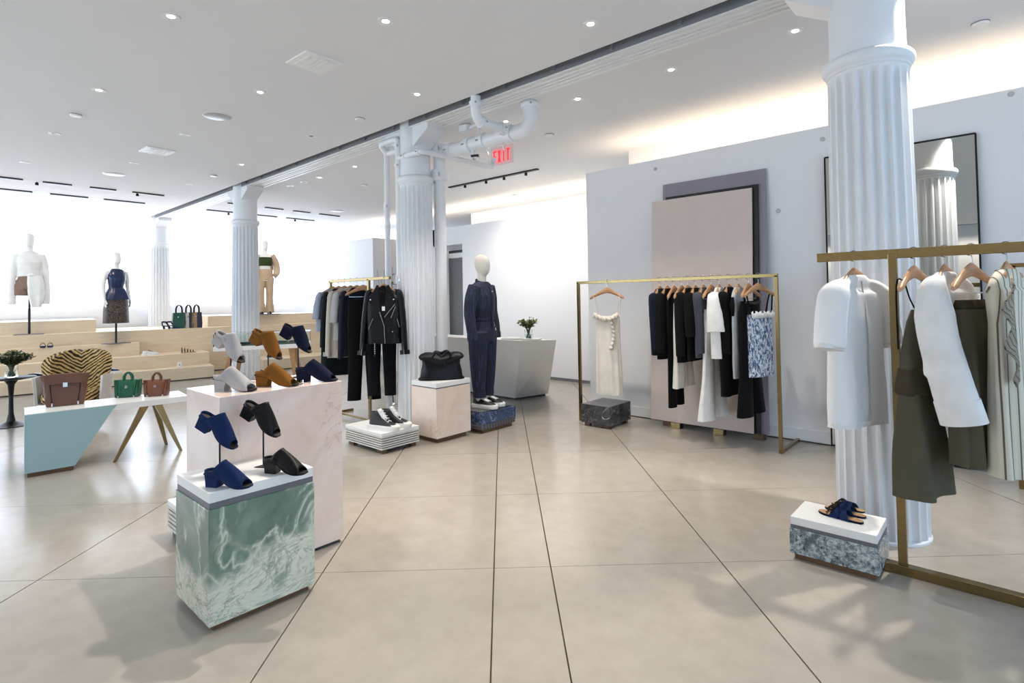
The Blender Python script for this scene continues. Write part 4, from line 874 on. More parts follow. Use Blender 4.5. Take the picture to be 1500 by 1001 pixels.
# right foreground rack ---------------------------------------------------
rh = [1250, 1338, 1383, 1422, 1473]
RRZ = [math.radians(a) for a in (66, 74, 74, 68, 72)]
def rl(i): return Vector((OY(rh[i], 366, RY).x, RY, RZB))
RL = ['white sheer shirt', 'olive strappy dress', 'white blouse', 'olive skirt', 'striped dress']
for i in range(5): hanger('wooden hanger with the %s on the foreground rack' % RL[i], rl(i), RRZ[i], 'wooden hangers on the foreground rack', clip=i == 3, W=.215 if i in (1, 3) else .13 if i < 4 else .10)
g = garment('shirt_dress', 'white sheer short-sleeved shirt dress, leftmost on the foreground rack', 'shirt', rl(0), RRZ[0])
m = MB(); m.rings(shell(shoulders(.20, .055) + [(-.35, 0, .195, .062), (-.7, 0, .21, .066), (-.93, 0, .215, .068)], 56, 5, .014, rough=.008))
for s in (-1, 1):
    p = curve([(s * .06, 0, -.135), (s * .16, 0, -.19), (s * .215, -.01, -.32), (s * .25, -.02, -.50)], 6); m.tube(p, [min(.088, .026 + .009 * i) for i in range(len(p))], 20, flat=.6)
remesh(m.build('body', 'sheer', g, True), .010, 6)
for s in (-1, 1):
    m = MB(); m.tube([(s * .246, -.018, -.485), (s * .2505, -.0205, -.508)], [.090, .090], 20, flat=.62); m.build('sleeve_hem', 'c_white', g, True)
    MB().ball((s * .19, -.052, -.205), .018, (1, .3, 1), 8).build('shoulder_dot', 'c_ltgrey', g, True)
m = MB(); m.tube([(0, -.04, -.14), (.004, -.062, -.4), (.0, -.066, -.90)], .0035, 6); m.build('placket', 'c_ltgrey', g, True)
MB().rings(shell([(-.905, 0, .217, .067), (-.935, 0, .217, .067)], 40, 5, .012)).build('hem_band', 'c_white', g, True)
g = garment('strap_dress', 'olive satin strappy dress with flared skirt on the foreground rack', 'dress', rl(1), RRZ[1])
m = MB(); m.rings(shell([(-.30, .02, .05, .02), (-.36, .02, .10, .03), (-.52, 0, .15, .045), (-.62, 0, .15, .05)], 48, 4, .006)); m.build('bodice', 'c_olive', g, True, angle=70)
m = MB(); m.rings(shell([(-.60, 0, .155, .055), (-.72, 0, .165, .07), (-.735, 0, .15, .06)], 48, 6, .012)); m.build('peplum', 'c_olive2', g, True, angle=70)
m = MB(); m.rings(shell([(-.70, 0, .14, .06), (-1.0, 0, .165, .085), (-1.25, 0, .18, .10)], 64, 5, .022, .7)); m.build('skirt', 'c_olive', g, True, angle=70)
for s in (-1, 1): strap(g, 'c_ink', [(s * .06 + .02, -.025, -.32), (s * .11, -.02, -.24), (s * .15, -.012, -.155), (s * .155, .02, -.17), (s * .135, .03, -.50)], .004)
g = garment('blouse', 'white blouse with wide flared sleeve on the foreground rack', 'blouse', rl(2), RRZ[2])
m = MB(); m.rings(shell(shoulders(.20, .05) + [(-.35, 0, .20, .055), (-.62, 0, .21, .06)], 48, 5, .01))
p = curve([(.06, 0, -.135), (.16, 0, -.19), (.21, 0, -.45), (.20, -.02, -.70)], 6); m.tube(p, [min(.08, .025 + .007 * i) for i in range(len(p))], 20, flat=.6)
p = curve([(-.05, 0, -.13), (-.145, 0, -.185), (-.175, -.02, -.4), (-.165, -.06, -.62), (-.13, -.10, -.84)], 6)
rr = [min(.086, .024 + .0062 * k) + max(0, k - 14) * .0008 for k in range(len(p))]; m.tube(p, rr, 20, flat=.62); so = m.build('body', 'c_white', g, True); remesh(so, .010, 6)
d = (p[-1] - p[-2]).normalized(); m = MB(); m.tube(p, rr, 20, flat=.62, last=4, grow=1.035); m.build('cuff', 'c_white', so, True)
g = garment('skirt', 'olive pleated skirt with gathered waist on the foreground rack', 'skirt', rl(3), RRZ[3])
m = MB(); m.rings(shell([(-.25, 0, .14, .03), (-.285, 0, .145, .04), (-.30, 0, .135, .035)], 60, 16, .007)); m.build('waist_gather', 'c_olive2', g, True, angle=70)
m = MB(); m.rings(shell([(-.295, 0, .145, .05), (-.6, 0, .155, .06), (-.8, 0, .16, .065), (-1.05, 0, .165, .07)], 72, 8, .02, .4)); m.build('skirt_body', 'c_olive', g, True, angle=70)
g = garment('ruffled_dress', 'cream striped dress with cap sleeve and ruffle, right side of the foreground rack', 'dress', rl(4), RRZ[4])
m = MB(); m.rings(shell(shoulders(.19, .05)[:4] + [(-.21, 0, .17, .055), (-.36, 0, .14, .05), (-.6, 0, .14, .055), (-.8, 0, .145, .06), (-1.08, 0, .15, .07)], 56, 6, .014)); m.build('body', 'stripe', g, True, angle=70)
for s in (-1, 1):
    R = []
    for k in range(15):
        u = k / 14; z = lerp(-.13, -.62, u); w_ = .05 + .09 * math.sin(PI * min(1, u * 1.05)); x = s * lerp(.15, .10, u)
        R.append([Vector((x, -.065, z)), Vector((x + s * w_, -.08 - .02 * math.sin(k * 1.3), z - .03))])
    MB().rings(R, closed=False).build('ruffle', 'stripe2', g, True, solid=.005, fixn=False)
m = MB(); m.rings(shell([(-.40, .15, .03, .05), (-.55, .19, .06, .06), (-.8, .21, .08, .065), (-1.07, .22, .085, .07)], 48, 5, .012)); m.build('drape', 'stripe2', g, True, angle=70)
fl_ = Vector((fr.x + .12, fr.y, FZ)); hanger('wooden hanger with the camouflage jacket at the right edge', fl_, 1.2, 'wooden hangers on the far right rack', W=.15)
g = garment('camouflage_jacket', 'camouflage jacket cut off at the right edge of the photo', 'jacket', fl_, 1.2); top(g, 'camo', .8, d=.05); [sleeve(g, 'camo', s, .55) for s in (-1, 1)]
# left rack -----------------------------------------------------------------
lh = [483, 493, 503, 513, 521, 530]
LRZ = [math.radians(a) for a in (68, 72, 66, 70, 72, 60)]
LL = ['pale blue shirt', 'dark green coat', 'beige satin jacket', 'grey tee', 'black jacket', 'black trousers']
def ll(i): return Vector((lerp(lfar + .08, lpost - .12, i / 5), LY, LZB))
for i in range(6): hanger('wooden hanger with the %s on the left rack' % LL[i], ll(i), LRZ[i], 'wooden hangers on the left rack', clip=i == 5, W=.215 if i == 5 else .15)
g = garment('shirt', 'pale blue grey short-sleeved shirt, far left on the left rack', 'shirt', ll(0), LRZ[0]); top(g, 'c_blue', .66); [sleeve(g, 'c_blue', s, .3, .075, .08) for s in (-1, 1)]
g = garment('coat', 'long dark green coat on the left rack', 'coat', ll(1), LRZ[1]); top(g, 'c_forest', 1.22, .215, .23, .06); [sleeve(g, 'c_forest', s, .66, .065, .05) for s in (-1, 1)]
g = garment('satin_jacket', 'beige crumpled satin jacket on the left rack', 'jacket', ll(2), LRZ[2]); top(g, 'c_beige', .98, .215, .22, .055, 6, .014); [sleeve(g, 'c_beige', s, .76, .075, .055, cuff='c_greytee') for s in (-1, 1)]
g = garment('t_shirt', 'grey short-sleeved tee on the left rack', 't-shirt', ll(3), LRZ[3]); top(g, 'c_greytee', .75, .21, .215, .05); [sleeve(g, 'c_greytee', s, .34, .08, .085) for s in (-1, 1)]
g = garment('jacket', 'black jacket behind the dark trousers on the left rack', 'jacket', ll(4), LRZ[4]); top(g, 'c_navy', .95, d=.05); [sleeve(g, 'c_navy', s, .78, .065, .05) for s in (-1, 1)]
g = garment('trousers', 'long black trousers hanging below the leather jacket', 'trousers', ll(5), LRZ[5]); legs(g, 'c_black', -.25, -1.48, .18, .04, .0, gap=.02)
# leather biker jacket ------------------------------------------------------
jl = Vector((ln.x - .12, LY, LZB)); jrz = math.radians(42)
hanger('wooden hanger inside the black leather biker jacket', jl, jrz, 'wooden hangers on the left rack', W=.15)
g = garment('trousers', 'black cropped trousers on the left rack right behind the biker jacket', 'trousers', jl + Vector((-.12, .04, 0)), jrz + .1); legs(g, 'c_ink', -.30, -1.40, .17, .04, -.01, gap=.01)
g = garment('leather_jacket', 'black leather biker jacket facing front at the end of the left rack', 'jacket', jl, jrz)
top(g, 'leather', .77, .225, .215, .075, 5, .008, neck=False)
for s in (-1, 1):
    so = sleeve(g, 'leather', s, .70, .075, .055, x0=.18, out=.07, fwd=-.05, cuff='leather')
    m = MB(); p = sleeve_pts(s, .70, .18, -.195, .07, -.05); m.tube([Vector((s * .02, -.05, 0)) * 1 + p[-5] + Vector((-s * .03, 0, 0)), p[-1] + Vector((-s * .0, -.054, 0))], .004, 6); m.build('cuff_zip', 'steel', so, True)
    m = MB()
    m.rings([[Vector((s * x, y, z)) for x, y, z in r] for r in ([(.05, -.05, -.085), (.07, -.052, -.08), (.165, -.068, -.27), (.04, -.088, -.43), (.02, -.088, -.42)], [(.05, -.066, -.088), (.07, -.068, -.083), (.165, -.086, -.272), (.04, -.104, -.432), (.02, -.104, -.422)])]); m.build('lapel', 'leather', g, True, angle=30)
    MB().ball((s * .135, -.094, -.255), .011, n=8).build('snap', 'steel', g, True)
    MB().rings([[Vector((s * (.13 + .085 * u), -.03 + y, -.14 - .06 * u + .012)) for y in (0, .06)] + [Vector((s * (.13 + .085 * u), -.03 + y, -.14 - .06 * u - .004)) for y in (.06, 0)] for u in (0, 1)]).build('epaulette', 'leather', g)
m = MB(); m.rings([[Vector((.064 * math.cos(a), -.058, -.115 + .0 + z * 1)) for a, z in [(2 * PI * k / 20, .0) for k in range(20)]]] * 1) if False else None
MB().ball((0, -.03, -.22), .1, (.75, .62, 1.35), 18).build('dark_lining', 'c_black', g, True)
MB().box((.0, -.098, -.165), (.05, .004, .022), 0, .001).build('neck_label', 'leather', g)
MB().box((.015, -.1, -.36), (.035, .003, .05)).build('paper_tag', 'lace', g)
for nm, pts, r in (('front_zip', [(-.03, -.10, -.40), (.02, -.098, -.56), (.03, -.098, -.765)], .006), ('lapel_zip', [(.03, -.112, -.46), (.15, -.095, -.31)], .005), ('pocket_zip', [(.10, -.094, -.47), (.155, -.09, -.335)], .005), ('pocket_zip', [(-.165, -.088, -.60), (-.11, -.094, -.475)], .005), ('pocket_zip', [(.17, -.086, -.48), (.195, -.08, -.58)], .005)):
    MB().tube(pts, r, 6).build(nm, 'steel', g, True)
m = MB(); m.box((.12, -.096, -.61), (.11, .012, .07), 0, .006); pk = m.build('flap_pocket', 'leather', g); MB().ball((.12, -.106, -.63), .008, n=8).build('snap', 'steel', pk, True)
m = MB(); m.rings(shell([(-.71, 0, .222, .092), (-.76, 0, .222, .092)], 48)); m.build('belt', 'leather', g, True)
for k in range(6): MB().ball((-.09, -.103, -.77 - .022 * k), .007, n=6).build('stud', 'steel', g, True)
MB().tube([(-.09, -.095, -.74), (-.09, -.10, -.92)], .010, 6, flat=.3).build('belt_strap', 'leather', g, True)
br_ = G(573, 592); bouquet('branch_vase', 'tall glass vase of thin leafy branches behind the pipes', Vector((br_.x, br_.y, 0)), .06, .75, .55, 1.45, 16, 'leafg', .06, 11)
# ================================================================== BAGS
MT['brownbag'] = plain('brown_pebbled_leather', '#6A4433', .42, bump=.4, bscale=160); MT['brownbag2'] = plain('tan_brown_leather', '#74452F', .42, bump=.4, bscale=160)
MT['greenbag'] = plain('green_leather', '#0E5A3C', .4, bump=.3, bscale=160); MT['totegreen'] = plain('tote_green_leather', '#0F4A3F', .4); MT['totewhite'] = plain('tote_pale_leather', '#C9C4BE', .5, var=.3, nscale=30); MT['totenavy'] = plain('tote_navy_leather', '#1A2036', .4); MT['totetan'] = plain('tote_tan_leather', '#A98A68', .5, var=.3, nscale=30)
def satchel(label, loc, rz, w, h, d, mat, handles=False, flap=False, group='pebbled leather satchels on the display bench'):
    t = thing('satchel', label, 'bag', loc, rz, group); X = w / 2
    def ring(z, kx, kd, wing=0): return [Vector((x * kx + (wing if x > 0 else -wing if x < 0 else 0) * (abs(y) < d * .2), y * kd, z)) for x, y in ((-X, 0), (-X * .96, -d / 2), (-X * .5, -d / 2), (0, -d / 2), (X * .5, -d / 2), (X * .96, -d / 2), (X, 0), (X * .96, d / 2), (0, d / 2), (-X * .96, d / 2))]
    MB().rings([ring(.004, .97, .92), ring(.02, 1, 1), ring(h * .35, 1.0, 1.0, .015 * h / .3), ring(h * .7, .93, .7, .03 * h / .3), ring(h * .97, .88, .32, .06 * h / .3), ring(h, .86, .2, .055 * h / .3)]).build('bag_body', mat, t, True, angle=35)
    for s in (-1, 1):
        m = MB(); m.rings([[Vector((s * (X * k + o), y, z)) for y in (-th, th)] + [Vector((s * (X * k + o - .02 * h / .3), y, z)) for y in (th, -th)] for k, o, th, z in ((1.0, .0, d * .40, .03), (.97, .006, d * .36, h * .4), (.93, .02, d * .2, h * .8), (.97, .02, d * .12, h * .98))]); m.build('side_gusset', mat, t, True, angle=40)
        fy = -d / 2
        m = MB(); m.tube([(s * X * .80, fy * .36, h * .95), (s * X * .76, fy * .80, h * .6), (s * X * .68, fy * 1.03, h * .2), (s * X * .66, fy * 1.04, h * .1)], .0045 * h / .3 + .001, 6); zp = m.build('zip', 'black', t, True)
        MB().box((s * X * .66, fy * 1.07, h * .07), (.012, .006, .035 * h / .3), 0, .002).build('zip_pull', 'steel', zp)
        m = MB(); m.rings([[Vector((s * X * .50 + sg * .004, fy * k * 1.015, z)) for sg in (-1, 1)] + [Vector((s * X * .50 + sg * .004, fy * k * 1.015 - .004, z)) for sg in (1, -1)] for k, z in ((1, .02), (1, h * .35), (.7, h * .7))]); m.build('front_seam', mat, t)
    if flap:
        m = MB(); m.rings([[Vector((-X * .84, y, z)), Vector((X * .84, y, z)), Vector((X * .84, y - .006, z + .003)), Vector((-X * .84, y - .006, z + .003))] for y, z in ((d * .2, h * .97), (0, h * 1.02), (-d * .18, h * 1.0), (-d * .30, h * .86), (-d * .40, h * .70))]); m.build('flap', mat, t, True, angle=40)
        cz, cyy = h * .68, -d * .46
    else: cz, cyy = h * .62, -d * .43
    MB().box((0, cyy - .004, cz), (.13 * h, .014, .15 * h), 0, .003).build('silver_clasp', 'steel', t)
    if handles:
        for y in (-d * .16, d * .16):
            p = curve([(-X * .36, y, h * .93), (-X * .33, y, h * 1.18), (-X * .12, y * .7, h * 1.36), (X * .12, y * .7, h * 1.36), (X * .33, y, h * 1.18), (X * .36, y, h * .93)], 5)
            MB().tube(p, .009 * h / .17, 8).build('handle', mat, t, True)
    return t
# ------------------------------------------------------------------ display bench
b0 = G(36, 695, .04); HB = HZ((b0.x, b0.y), 608); e1 = G(276, 580, HB); b0t = G(36, 608, HB)
ud = (e1 - Vector((b0t.x, b0t.y, HB))); LB = Vector((ud.x, ud.y)).length; brz = math.atan2(ud.y, ud.x)
wl_ = G(22.8, 598.7, HB); WB = max(.3, min(.5, (wl_ - b0t).length))
t = thing('display_bench', 'pale teal display bench with white top and three brass legs', 'bench', (b0t.x, b0t.y, 0), brz)
def lx(px, py, z=0):
    q = G(px, py, z) - Vector((b0t.x, b0t.y, 0)); return q.x * math.cos(-brz) - q.y * math.sin(-brz), q.x * math.sin(-brz) + q.y * math.cos(-brz)
xb_ = lx(110, 683, .04)[0]; xt_ = lx(165, 598, HB - .06)[0]
MB().prism([(0, HB - .006), (xt_ + .02, HB - .006), (xt_ - .02, HB - .055), (LB, HB - .055), (LB, HB), (0, HB)], 'y', 0, WB).build('top_slab', 'white', t)
MB().prism([(0.0, .04), (xb_, .04), (xt_ - .022, HB - .056), (xt_ + .018, HB - .0065), (0.0, HB - .0065)], 'y', .0, WB).build('angled_block', 'teal', t)
MB().bb(.02, xb_ - .01, .02, WB - .02, 0, .04).build('base_frame', 'plinthbase', t)
for (tx, ty), (bx, by) in (((lx(213, 596, HB - .06)[0], .05), (lx(165, 673)[0], .04)), ((lx(233, 594, HB - .06)[0], .06), (lx(268, 663)[0], .04)), ((lx(234, 592, HB - .06)[0], WB - .05), (lx(246, 654)[0], WB - .05))):
    m = MB(); a, b = .032, .013
    m.rings([[Vector((bx + sx * b, by + sy * b, 0)) for sx, sy in ((-1, -1), (1, -1), (1, 1), (-1, 1))], [Vector((tx + sx * a, ty + sy * a, HB - .055)) for sx, sy in ((-1, -1), (1, -1), (1, 1), (-1, 1))]]); m.build('leg', 'brass', t)
def onb(px, py, off=.0): q = G(px, py, HB); return q
def bag_on(px0, px1, py, yb_top, label, mat, **k):
    a = G(px0, py[0], HB); b = G(px1, py[1], HB); c = (a + b) / 2; w = (b - a).length; h = HZ((c.x, c.y), yb_top) - HB; d = max(.11, w * .34)
    rz = math.atan2((b - a).y, (b - a).x); c += Vector((-math.sin(rz), math.cos(rz), 0)) * d * .5
    return satchel(label, c, rz, w, h, d, mat, **k)
bag_on(66, 124, (598, 592), 549, 'large brown leather satchel with a silver clasp on the bench', 'brownbag', flap=True)
bag_on(167, 202, (584, 582), 557, 'small green leather satchel with handles on the bench', 'greenbag', handles=True)
bag_on(210, 244, (582.5, 580.5), 557, 'small brown leather satchel with handles beside the green one', 'brownbag2', handles=True)
# ------------------------------------------------------------------ black slouchy bag
a, b = G(609, 557, BZ), G(672, 554, BZ); c = (a + b) / 2; wv_ = (b - a).length; hv = HZ((c.x, c.y), 515) - BZ; rz = math.atan2((b - a).y, (b - a).x)
c = Vector(((BX0 + BX1) / 2 + .01, (BY0 + BY1) / 2, BZ)); W = min(wv_, .5) / 2; hv = .30
t = thing('holdall_bag', 'black slouchy leather bag with rolled top on the peach plinth', 'bag', c, rz)
def br(z, kx, ky, wob): return [Vector((W * kx * math.copysign(abs(math.cos(a_)) ** .6, math.cos(a_)) + wob * math.sin(3 * a_ + z * 30), .11 * ky * math.copysign(abs(math.sin(a_)) ** .7, math.sin(a_)) + wob * math.sin(5 * a_ + z * 20), z)) for a_ in [2 * PI * k / 40 for k in range(40)]]
MB().rings([br(.002, 1.06, 1.0, 0), br(.012, 1.08, 1.05, 0), br(.03, .98, 1.0, .003), br(.10, .93, 1.05, .006), br(.17, .90, .85, .007), br(.22, .88, .6, .006), br(.235, .86, .5, .004)]).build('bag_body', 'leather', t, True, angle=70)
R = []
for k in range(25):
    u = k / 24; x = lerp(-W * 1.04, W * 1.04, u); e = math.sin(PI * u) ** .35 if 0 < u < 1 else .15; dz = .012 * math.sin(u * 9) - .02 * (1 - abs(2 * u - 1)) + .02; w2_ = .006 * math.sin(u * 17)
    R.append([Vector((x, y * (.4 + .6 * e) + w2_ * (y < 0), .225 + (z - .225) * e + dz)) for y, z in ((-.085, .165), (-.098, .185), (-.088, .225), (-.05, .262), (.0, .285), (.045, .275), (.06, .245), (.04, .21), (-.03, .20))])
MB().rings(R).build('folded_top', 'leather', t, True, angle=70)
for y in (-.07, .03):
    p = curve([(-.10, y - .01, .255), (-.06, y - .04, .30), (0, y - .04, .285 - .03 * (y < 0)), (.06, y - .04, .305), (.10, y - .01, .26)], 6); MB().tube(p, .014, 10).build('handle', 'leather', t, True)
MB().tube([(.02, -.09, .22), (.03, -.115, .17), (.05, -.118, .14)], .008, 6).build('leather_tab', 'leather', t, True)
# ================================================================== STEPS
st = thing('display_steps', 'wide pale maple stepped platform in front of the glowing back wall', 'steps', (BO.x, BO.y, 0), -BR)
def uv(p): q = BM.inverted() @ Vector((p[0], p[1], 0)); return -q.x, q.y
Z1, Z2, Z3, Z4, Z5 = .243, .486, .73, .965, 1.205
def stepbox(name, u0, u1, v0, v1, z0, z1, lip=True):
    n = max(1, round((v1 - v0) / 2.2))
    for k in range(n):
        a, b = lerp(v0, v1, k / n), lerp(v0, v1, (k + 1) / n); m = MB(); m.bb(-u1, -u0, a + (.002 if k else 0), b - (.002 if k < n - 1 else 0), z0, z1, .002); m.build(name, 'maple', st)
VR = 1.6
v7 = uv(OX(470, 460, (BL(1.7, 5)).x))[1]
stepbox('step_block', 0, .44, -6.3, VR, .02, Z1); stepbox('step_block', .44, 1.24, -6.3, VR, .02, Z2); stepbox('raised_block', .93, 1.24, -6.3, .43, Z2, Z3)
stepbox('step_block', 1.24, 3.58, -6.3, v7, .02, Z4); stepbox('raised_block', 1.62, 3.58, -6.3, -.25, Z4, Z5)
v5 = uv(OX(303, 464, (BL(1.7, 1.5)).x))[1]
stepbox('raised_block', 1.62, 3.58, v5, v7, Z4, Z5)
v6 = uv(G(388, 545))[1]; u6 = max(.3, min(.9, uv(G(410, 543))[0])); stepbox('step_block', u6, 1.24, v6, v7, .02, Z1)
MB().bb(-3.5, -.02, -6.3, VR - .02, 0, .02).build('toe_kick', 'dark', st); MB().bb(-3.5, -1.26, VR, v7, 0, .02).build('toe_kick', 'dark', st)
def onstep(px, py, z, du=0):
    q = G(px, py, z); return q
# shoes and bags on the steps
def fit(p, umin, umax):                              # keep a point on its tread
    u, v = uv(p); q = BL(max(umin, min(umax, u)), v); return Vector((q.x, q.y, p.z))
yd = math.pi / 2 - BR
sneaker('navy sneaker on the lowest step, left end behind the tulip table', 'sneakers on the lowest step', fit(G(40, 556, Z1), .06, .3), yd, 'sn_navy', sc=1.0)
sneaker('navy sneaker on the lowest step just right of the tiger chair', 'sneakers on the lowest step', fit(G(150, 549, Z1), .1, .3), yd, 'sn_blue')
sneaker('white sneaker with dark back on the second step', 'shoes on the second step', fit(G(209, 522, Z2), .6, 1.1), yd, 'sn_white', stripe='sn_black')
for i, (px, s) in enumerate(((57, 'left'), (68, 'right'))):
    p = fit(G(px + 4, 512, Z3), 1.0, 1.12); t = thing('strap_sandal', 'blue sandal on the third step, %s of the pair' % s, 'sandal', p, PI - BR - .0, 'blue sandals on the third step')
    MB().rings([[Vector((x, -w_, 0)), Vector((x, w_, 0)), Vector((x, w_, .025)), Vector((x, -w_, .025))] for x, w_ in ((-.12, .02), (-.08, .035), (0, .032), (.07, .042), (.12, .02))]).build('sole', 'sn_blue', t)
    for x, r in ((-.09, .075), (.05, .05)): MB().rings([[Vector((x - .02, .042 * math.cos(a_), .02 + r * math.sin(a_))), Vector((x + .02, .042 * math.cos(a_), .02 + r * math.sin(a_))), Vector((x + .02, .038 * math.cos(a_), .02 + (r - .006) * math.sin(a_))), Vector((x - .02, .038 * math.cos(a_), .02 + (r - .006) * math.sin(a_)))] for a_ in [PI * k / 12 for k in range(13)]]).build('strap', 'sn_navy', t, True, angle=50)
p = fit(G(268, 519, Z2), .6, 1.1); t = thing('lace_up_sandal', 'dark strappy lace-up sandal on the second step', 'sandal', p, yd, 'shoes on the second step')
MB().rings([[Vector((x, -w_, 0)), Vector((x, w_, 0)), Vector((x, w_, .018)), Vector((x, -w_, .018))] for x, w_ in ((0, .02), (.04, .034), (.12, .032), (.2, .042), (.27, .02))]).build('sole', 'tansole', t)
for x, r in ((.02, .10), (.07, .085), (.12, .07), (.17, .05), (.22, .04)): MB().tube([(x, .04 * math.cos(a_), .015 + r * math.sin(a_)) for a_ in [PI * k / 8 for k in range(9)]], .006, 6).build('strap', 'sn_black', t, True)
p = fit(G(266, 540, Z1), .2, .4); t = thing('candle_box', 'small white price card block on the lowest step', 'card', p, yd)
MB().box((0, 0, .05), (.075, .03, .1), 0, .004).build('card_block', 'white', t); MB().box((0, -.017, .05), (.014, .004, .03)).build('printed_mark', 'grey', t)
for i, (px, s) in enumerate(((241, 'left'), (250, 'right'))):
    p = fit(G(px, 482.5, Z4), 1.3, 1.9); t = thing('ankle_sandal', 'dark blue heeled sandal beside the totes, %s of the pair' % s, 'sandal', p, -BR, 'heeled sandals beside the totes')
    MB().rings([[Vector((w_, x, z)), Vector((-w_, x, z)), Vector((-w_, x, z + .02)), Vector((w_, x, z + .02))] for x, w_, z in ((-.02, .03, .06), (.05, .032, .05), (.13, .036, .01), (.2, .02, .005))]).build('sole', 'sn_blue', t)
    MB().tube([(0, -.0, 0), (0, -.01, .07)], .02, 8).build('heel', 'sn_navy', t, True); MB().tube([(.035 * math.cos(a_), -.0 + .03 * math.sin(a_), .15) for a_ in [2 * PI * k / 12 for k in range(13)]], .018, 6).build('ankle_strap', 'sn_blue', t, True)
    MB().tube([(0, -.03, .07), (0, -.04, .15), (0, .02, .15), (0, .09, .06)], .013, 6).build('heel_strap', 'sn_navy', t, True)
def tote(label, px0, px1, mats):
    a = fit(G(px0, 482, Z4), 1.35, 1.8); b = fit(G(px1, 481, Z4), 1.35, 1.8); c = (a + b) / 2; w = (b - a).length * .97; t = thing('tote_bag', label, 'bag', c, yd, 'small totes on the top step'); h = .34; d = .14
    n = len(mats)
    for k, mt in enumerate(mats):
        x0, x1 = lerp(-w / 2, w / 2, k / n), lerp(-w / 2, w / 2, (k + 1) / n)
        def q(x, f): return x * (1 + .06 * f)
        MB().rings([[Vector((x0, -d / 2, 0)), Vector((x1, -d / 2, 0)), Vector((x1, d / 2, 0)), Vector((x0, d / 2, 0))], [Vector((q(x0, 1), -d / 2, h * .3)), Vector((q(x1, 1), -d / 2, h * .3)), Vector((q(x1, 1), d / 2, h * .3)), Vector((q(x0, 1), d / 2, h * .3))], [Vector((x0 * .96, -d * .32, h)), Vector((x1 * .96, -d * .32, h)), Vector((x1 * .96, d * .32, h)), Vector((x0 * .96, d * .32, h))]]).build('leather_panel', mt, t)
    for y in (-.05, .05): MB().tube(curve([(-w * .25, y, h * .95), (-w * .22, y, h * 1.3), (0, y, h * 1.5), (w * .22, y, h * 1.3), (w * .25, y, h * .95)], 5), .009, 6).build('handle', 'm_dknavy', t, True)
    MB().ball((-w * .1, -d * .5, h * .72), .018, n=8).build('stud', 'steel', t, True)
tote('dark green tote on the top step, left of three', 254, 272, ['totegreen']); tote('white and navy tote on the top step, middle of three', 273, 287, ['totewhite', 'totenavy']); tote('tan and navy tote on the top step, right of three', 288, 302, ['totetan', 'totenavy'])
# ------------------------------------------------------------------ glass display table
gz = .80; ga = G(312, 509, gz); gy = G(455, 503, gz); GA = ga; L_ = (gy - ga).length; grz = math.atan2((gy - ga).y, (gy - ga).x)
t = thing('glass_display_table', 'white display table with glass case and splayed brass legs', 'table', (ga.x, ga.y, 0), grz); D_ = .62
MB().bb(0, L_, 0, D_, gz - .07, gz, .003).build('table_top', 'white', t)
MT['baize'] = plain('green_case_lining', '#2F6B4C', .7)
MB().bb(.03, L_ - .03, .03, D_ - .03, gz, gz + .012).build('case_lining', 'baize', t)
gh = .19
for nm, bx in (('glass_front', (0, L_, 0, .008, gz, gz + gh)), ('glass_back', (0, L_, D_ - .008, D_, gz, gz + gh)), ('glass_side', (0, .008, .008, D_ - .008, gz, gz + gh)), ('glass_side', (L_ - .008, L_, .008, D_ - .008, gz, gz + gh)), ('glass_lid', (0, L_, 0, D_, gz + gh, gz + gh + .01))):
    MB().bb(*bx).build(nm, 'glass', t)
for (x0, y0), (x1, y1) in (((.28, .06), (.05, .04)), ((.34, D_ - .06), (.24, D_ - .04)), ((L_ - .30, .06), (L_ - .22, .04)), ((L_ - .28, D_ - .06), (L_ - .12, D_ - .04))):
    m = MB(); m.rings([[Vector((x1 + sx * .014, y1 + sy * .014, 0)) for sx, sy in ((-1, -1), (1, -1), (1, 1), (-1, 1))], [Vector((x0 + sx * .045, y0 + sy * .03, gz - .07)) for sx, sy in ((-1, -1), (1, -1), (1, 1), (-1, 1))]]); m.build('leg', 'wood', t)
Rg = Matrix.Translation((ga.x, ga.y, 0)) @ Matrix.Rotation(grz, 4, 'Z')
for k in range(6):
    x = .25 + k * (L_ - .5) / 5; p = Rg @ Vector((x, .22, gz + .012)); w_ = thing('wallet', 'small dark green wallet in the glass case, %s from the left' % ORD[k], 'wallet', p, grz + random.uniform(-.2, .2), 'wallets in the glass case')
    MB().box((0, 0, .018), (.16, .10, .034), 0, .006).build('wallet_body', 'totegreen', w_); MB().box((0, -.03, .037), (.16, .05, .005), 0, .002).build('flap', 'greenbag', w_)
p = G(398, 529, Z1); u_, v_ = uv(p); p = BL(max(u6 + .05, min(1.0, u_)), v_, Z1); sneaker('dark sneaker on the low step seen below the glass table', 'shoes on the second step', p, yd, 'sn_black')
# ------------------------------------------------------------------ tulip side table with vase
tb = G(16, 624); tz = HZ((tb.x, tb.y), 553); t = thing('tulip_side_table', 'black tulip side table at the left edge', 'table', (tb.x, tb.y, 0))
MB().lathe([(.001, 0), (.19, .0), (.19, .008), (.12, .02), (.045, .06), (.026, .16), (.022, tz * .6), (.035, tz * .85), (.075, tz - .03), (.085, tz - .022)], 32).build('pedestal', 'black', t, True)
MB().lathe([(.14, tz - .03), (.24, tz - .012), (.245, tz - .004), (.24, tz), (.001, tz)], 40).build('table_top', 'blackpanel', t, True)
bouquet('flower_vase', 'glass tumbler of bushy green sprigs on the black side table', Vector((tb.x + .01, tb.y, tz)), .065, .14, .24, .22, 70, 'leafd', .06, 5, budn=.8)
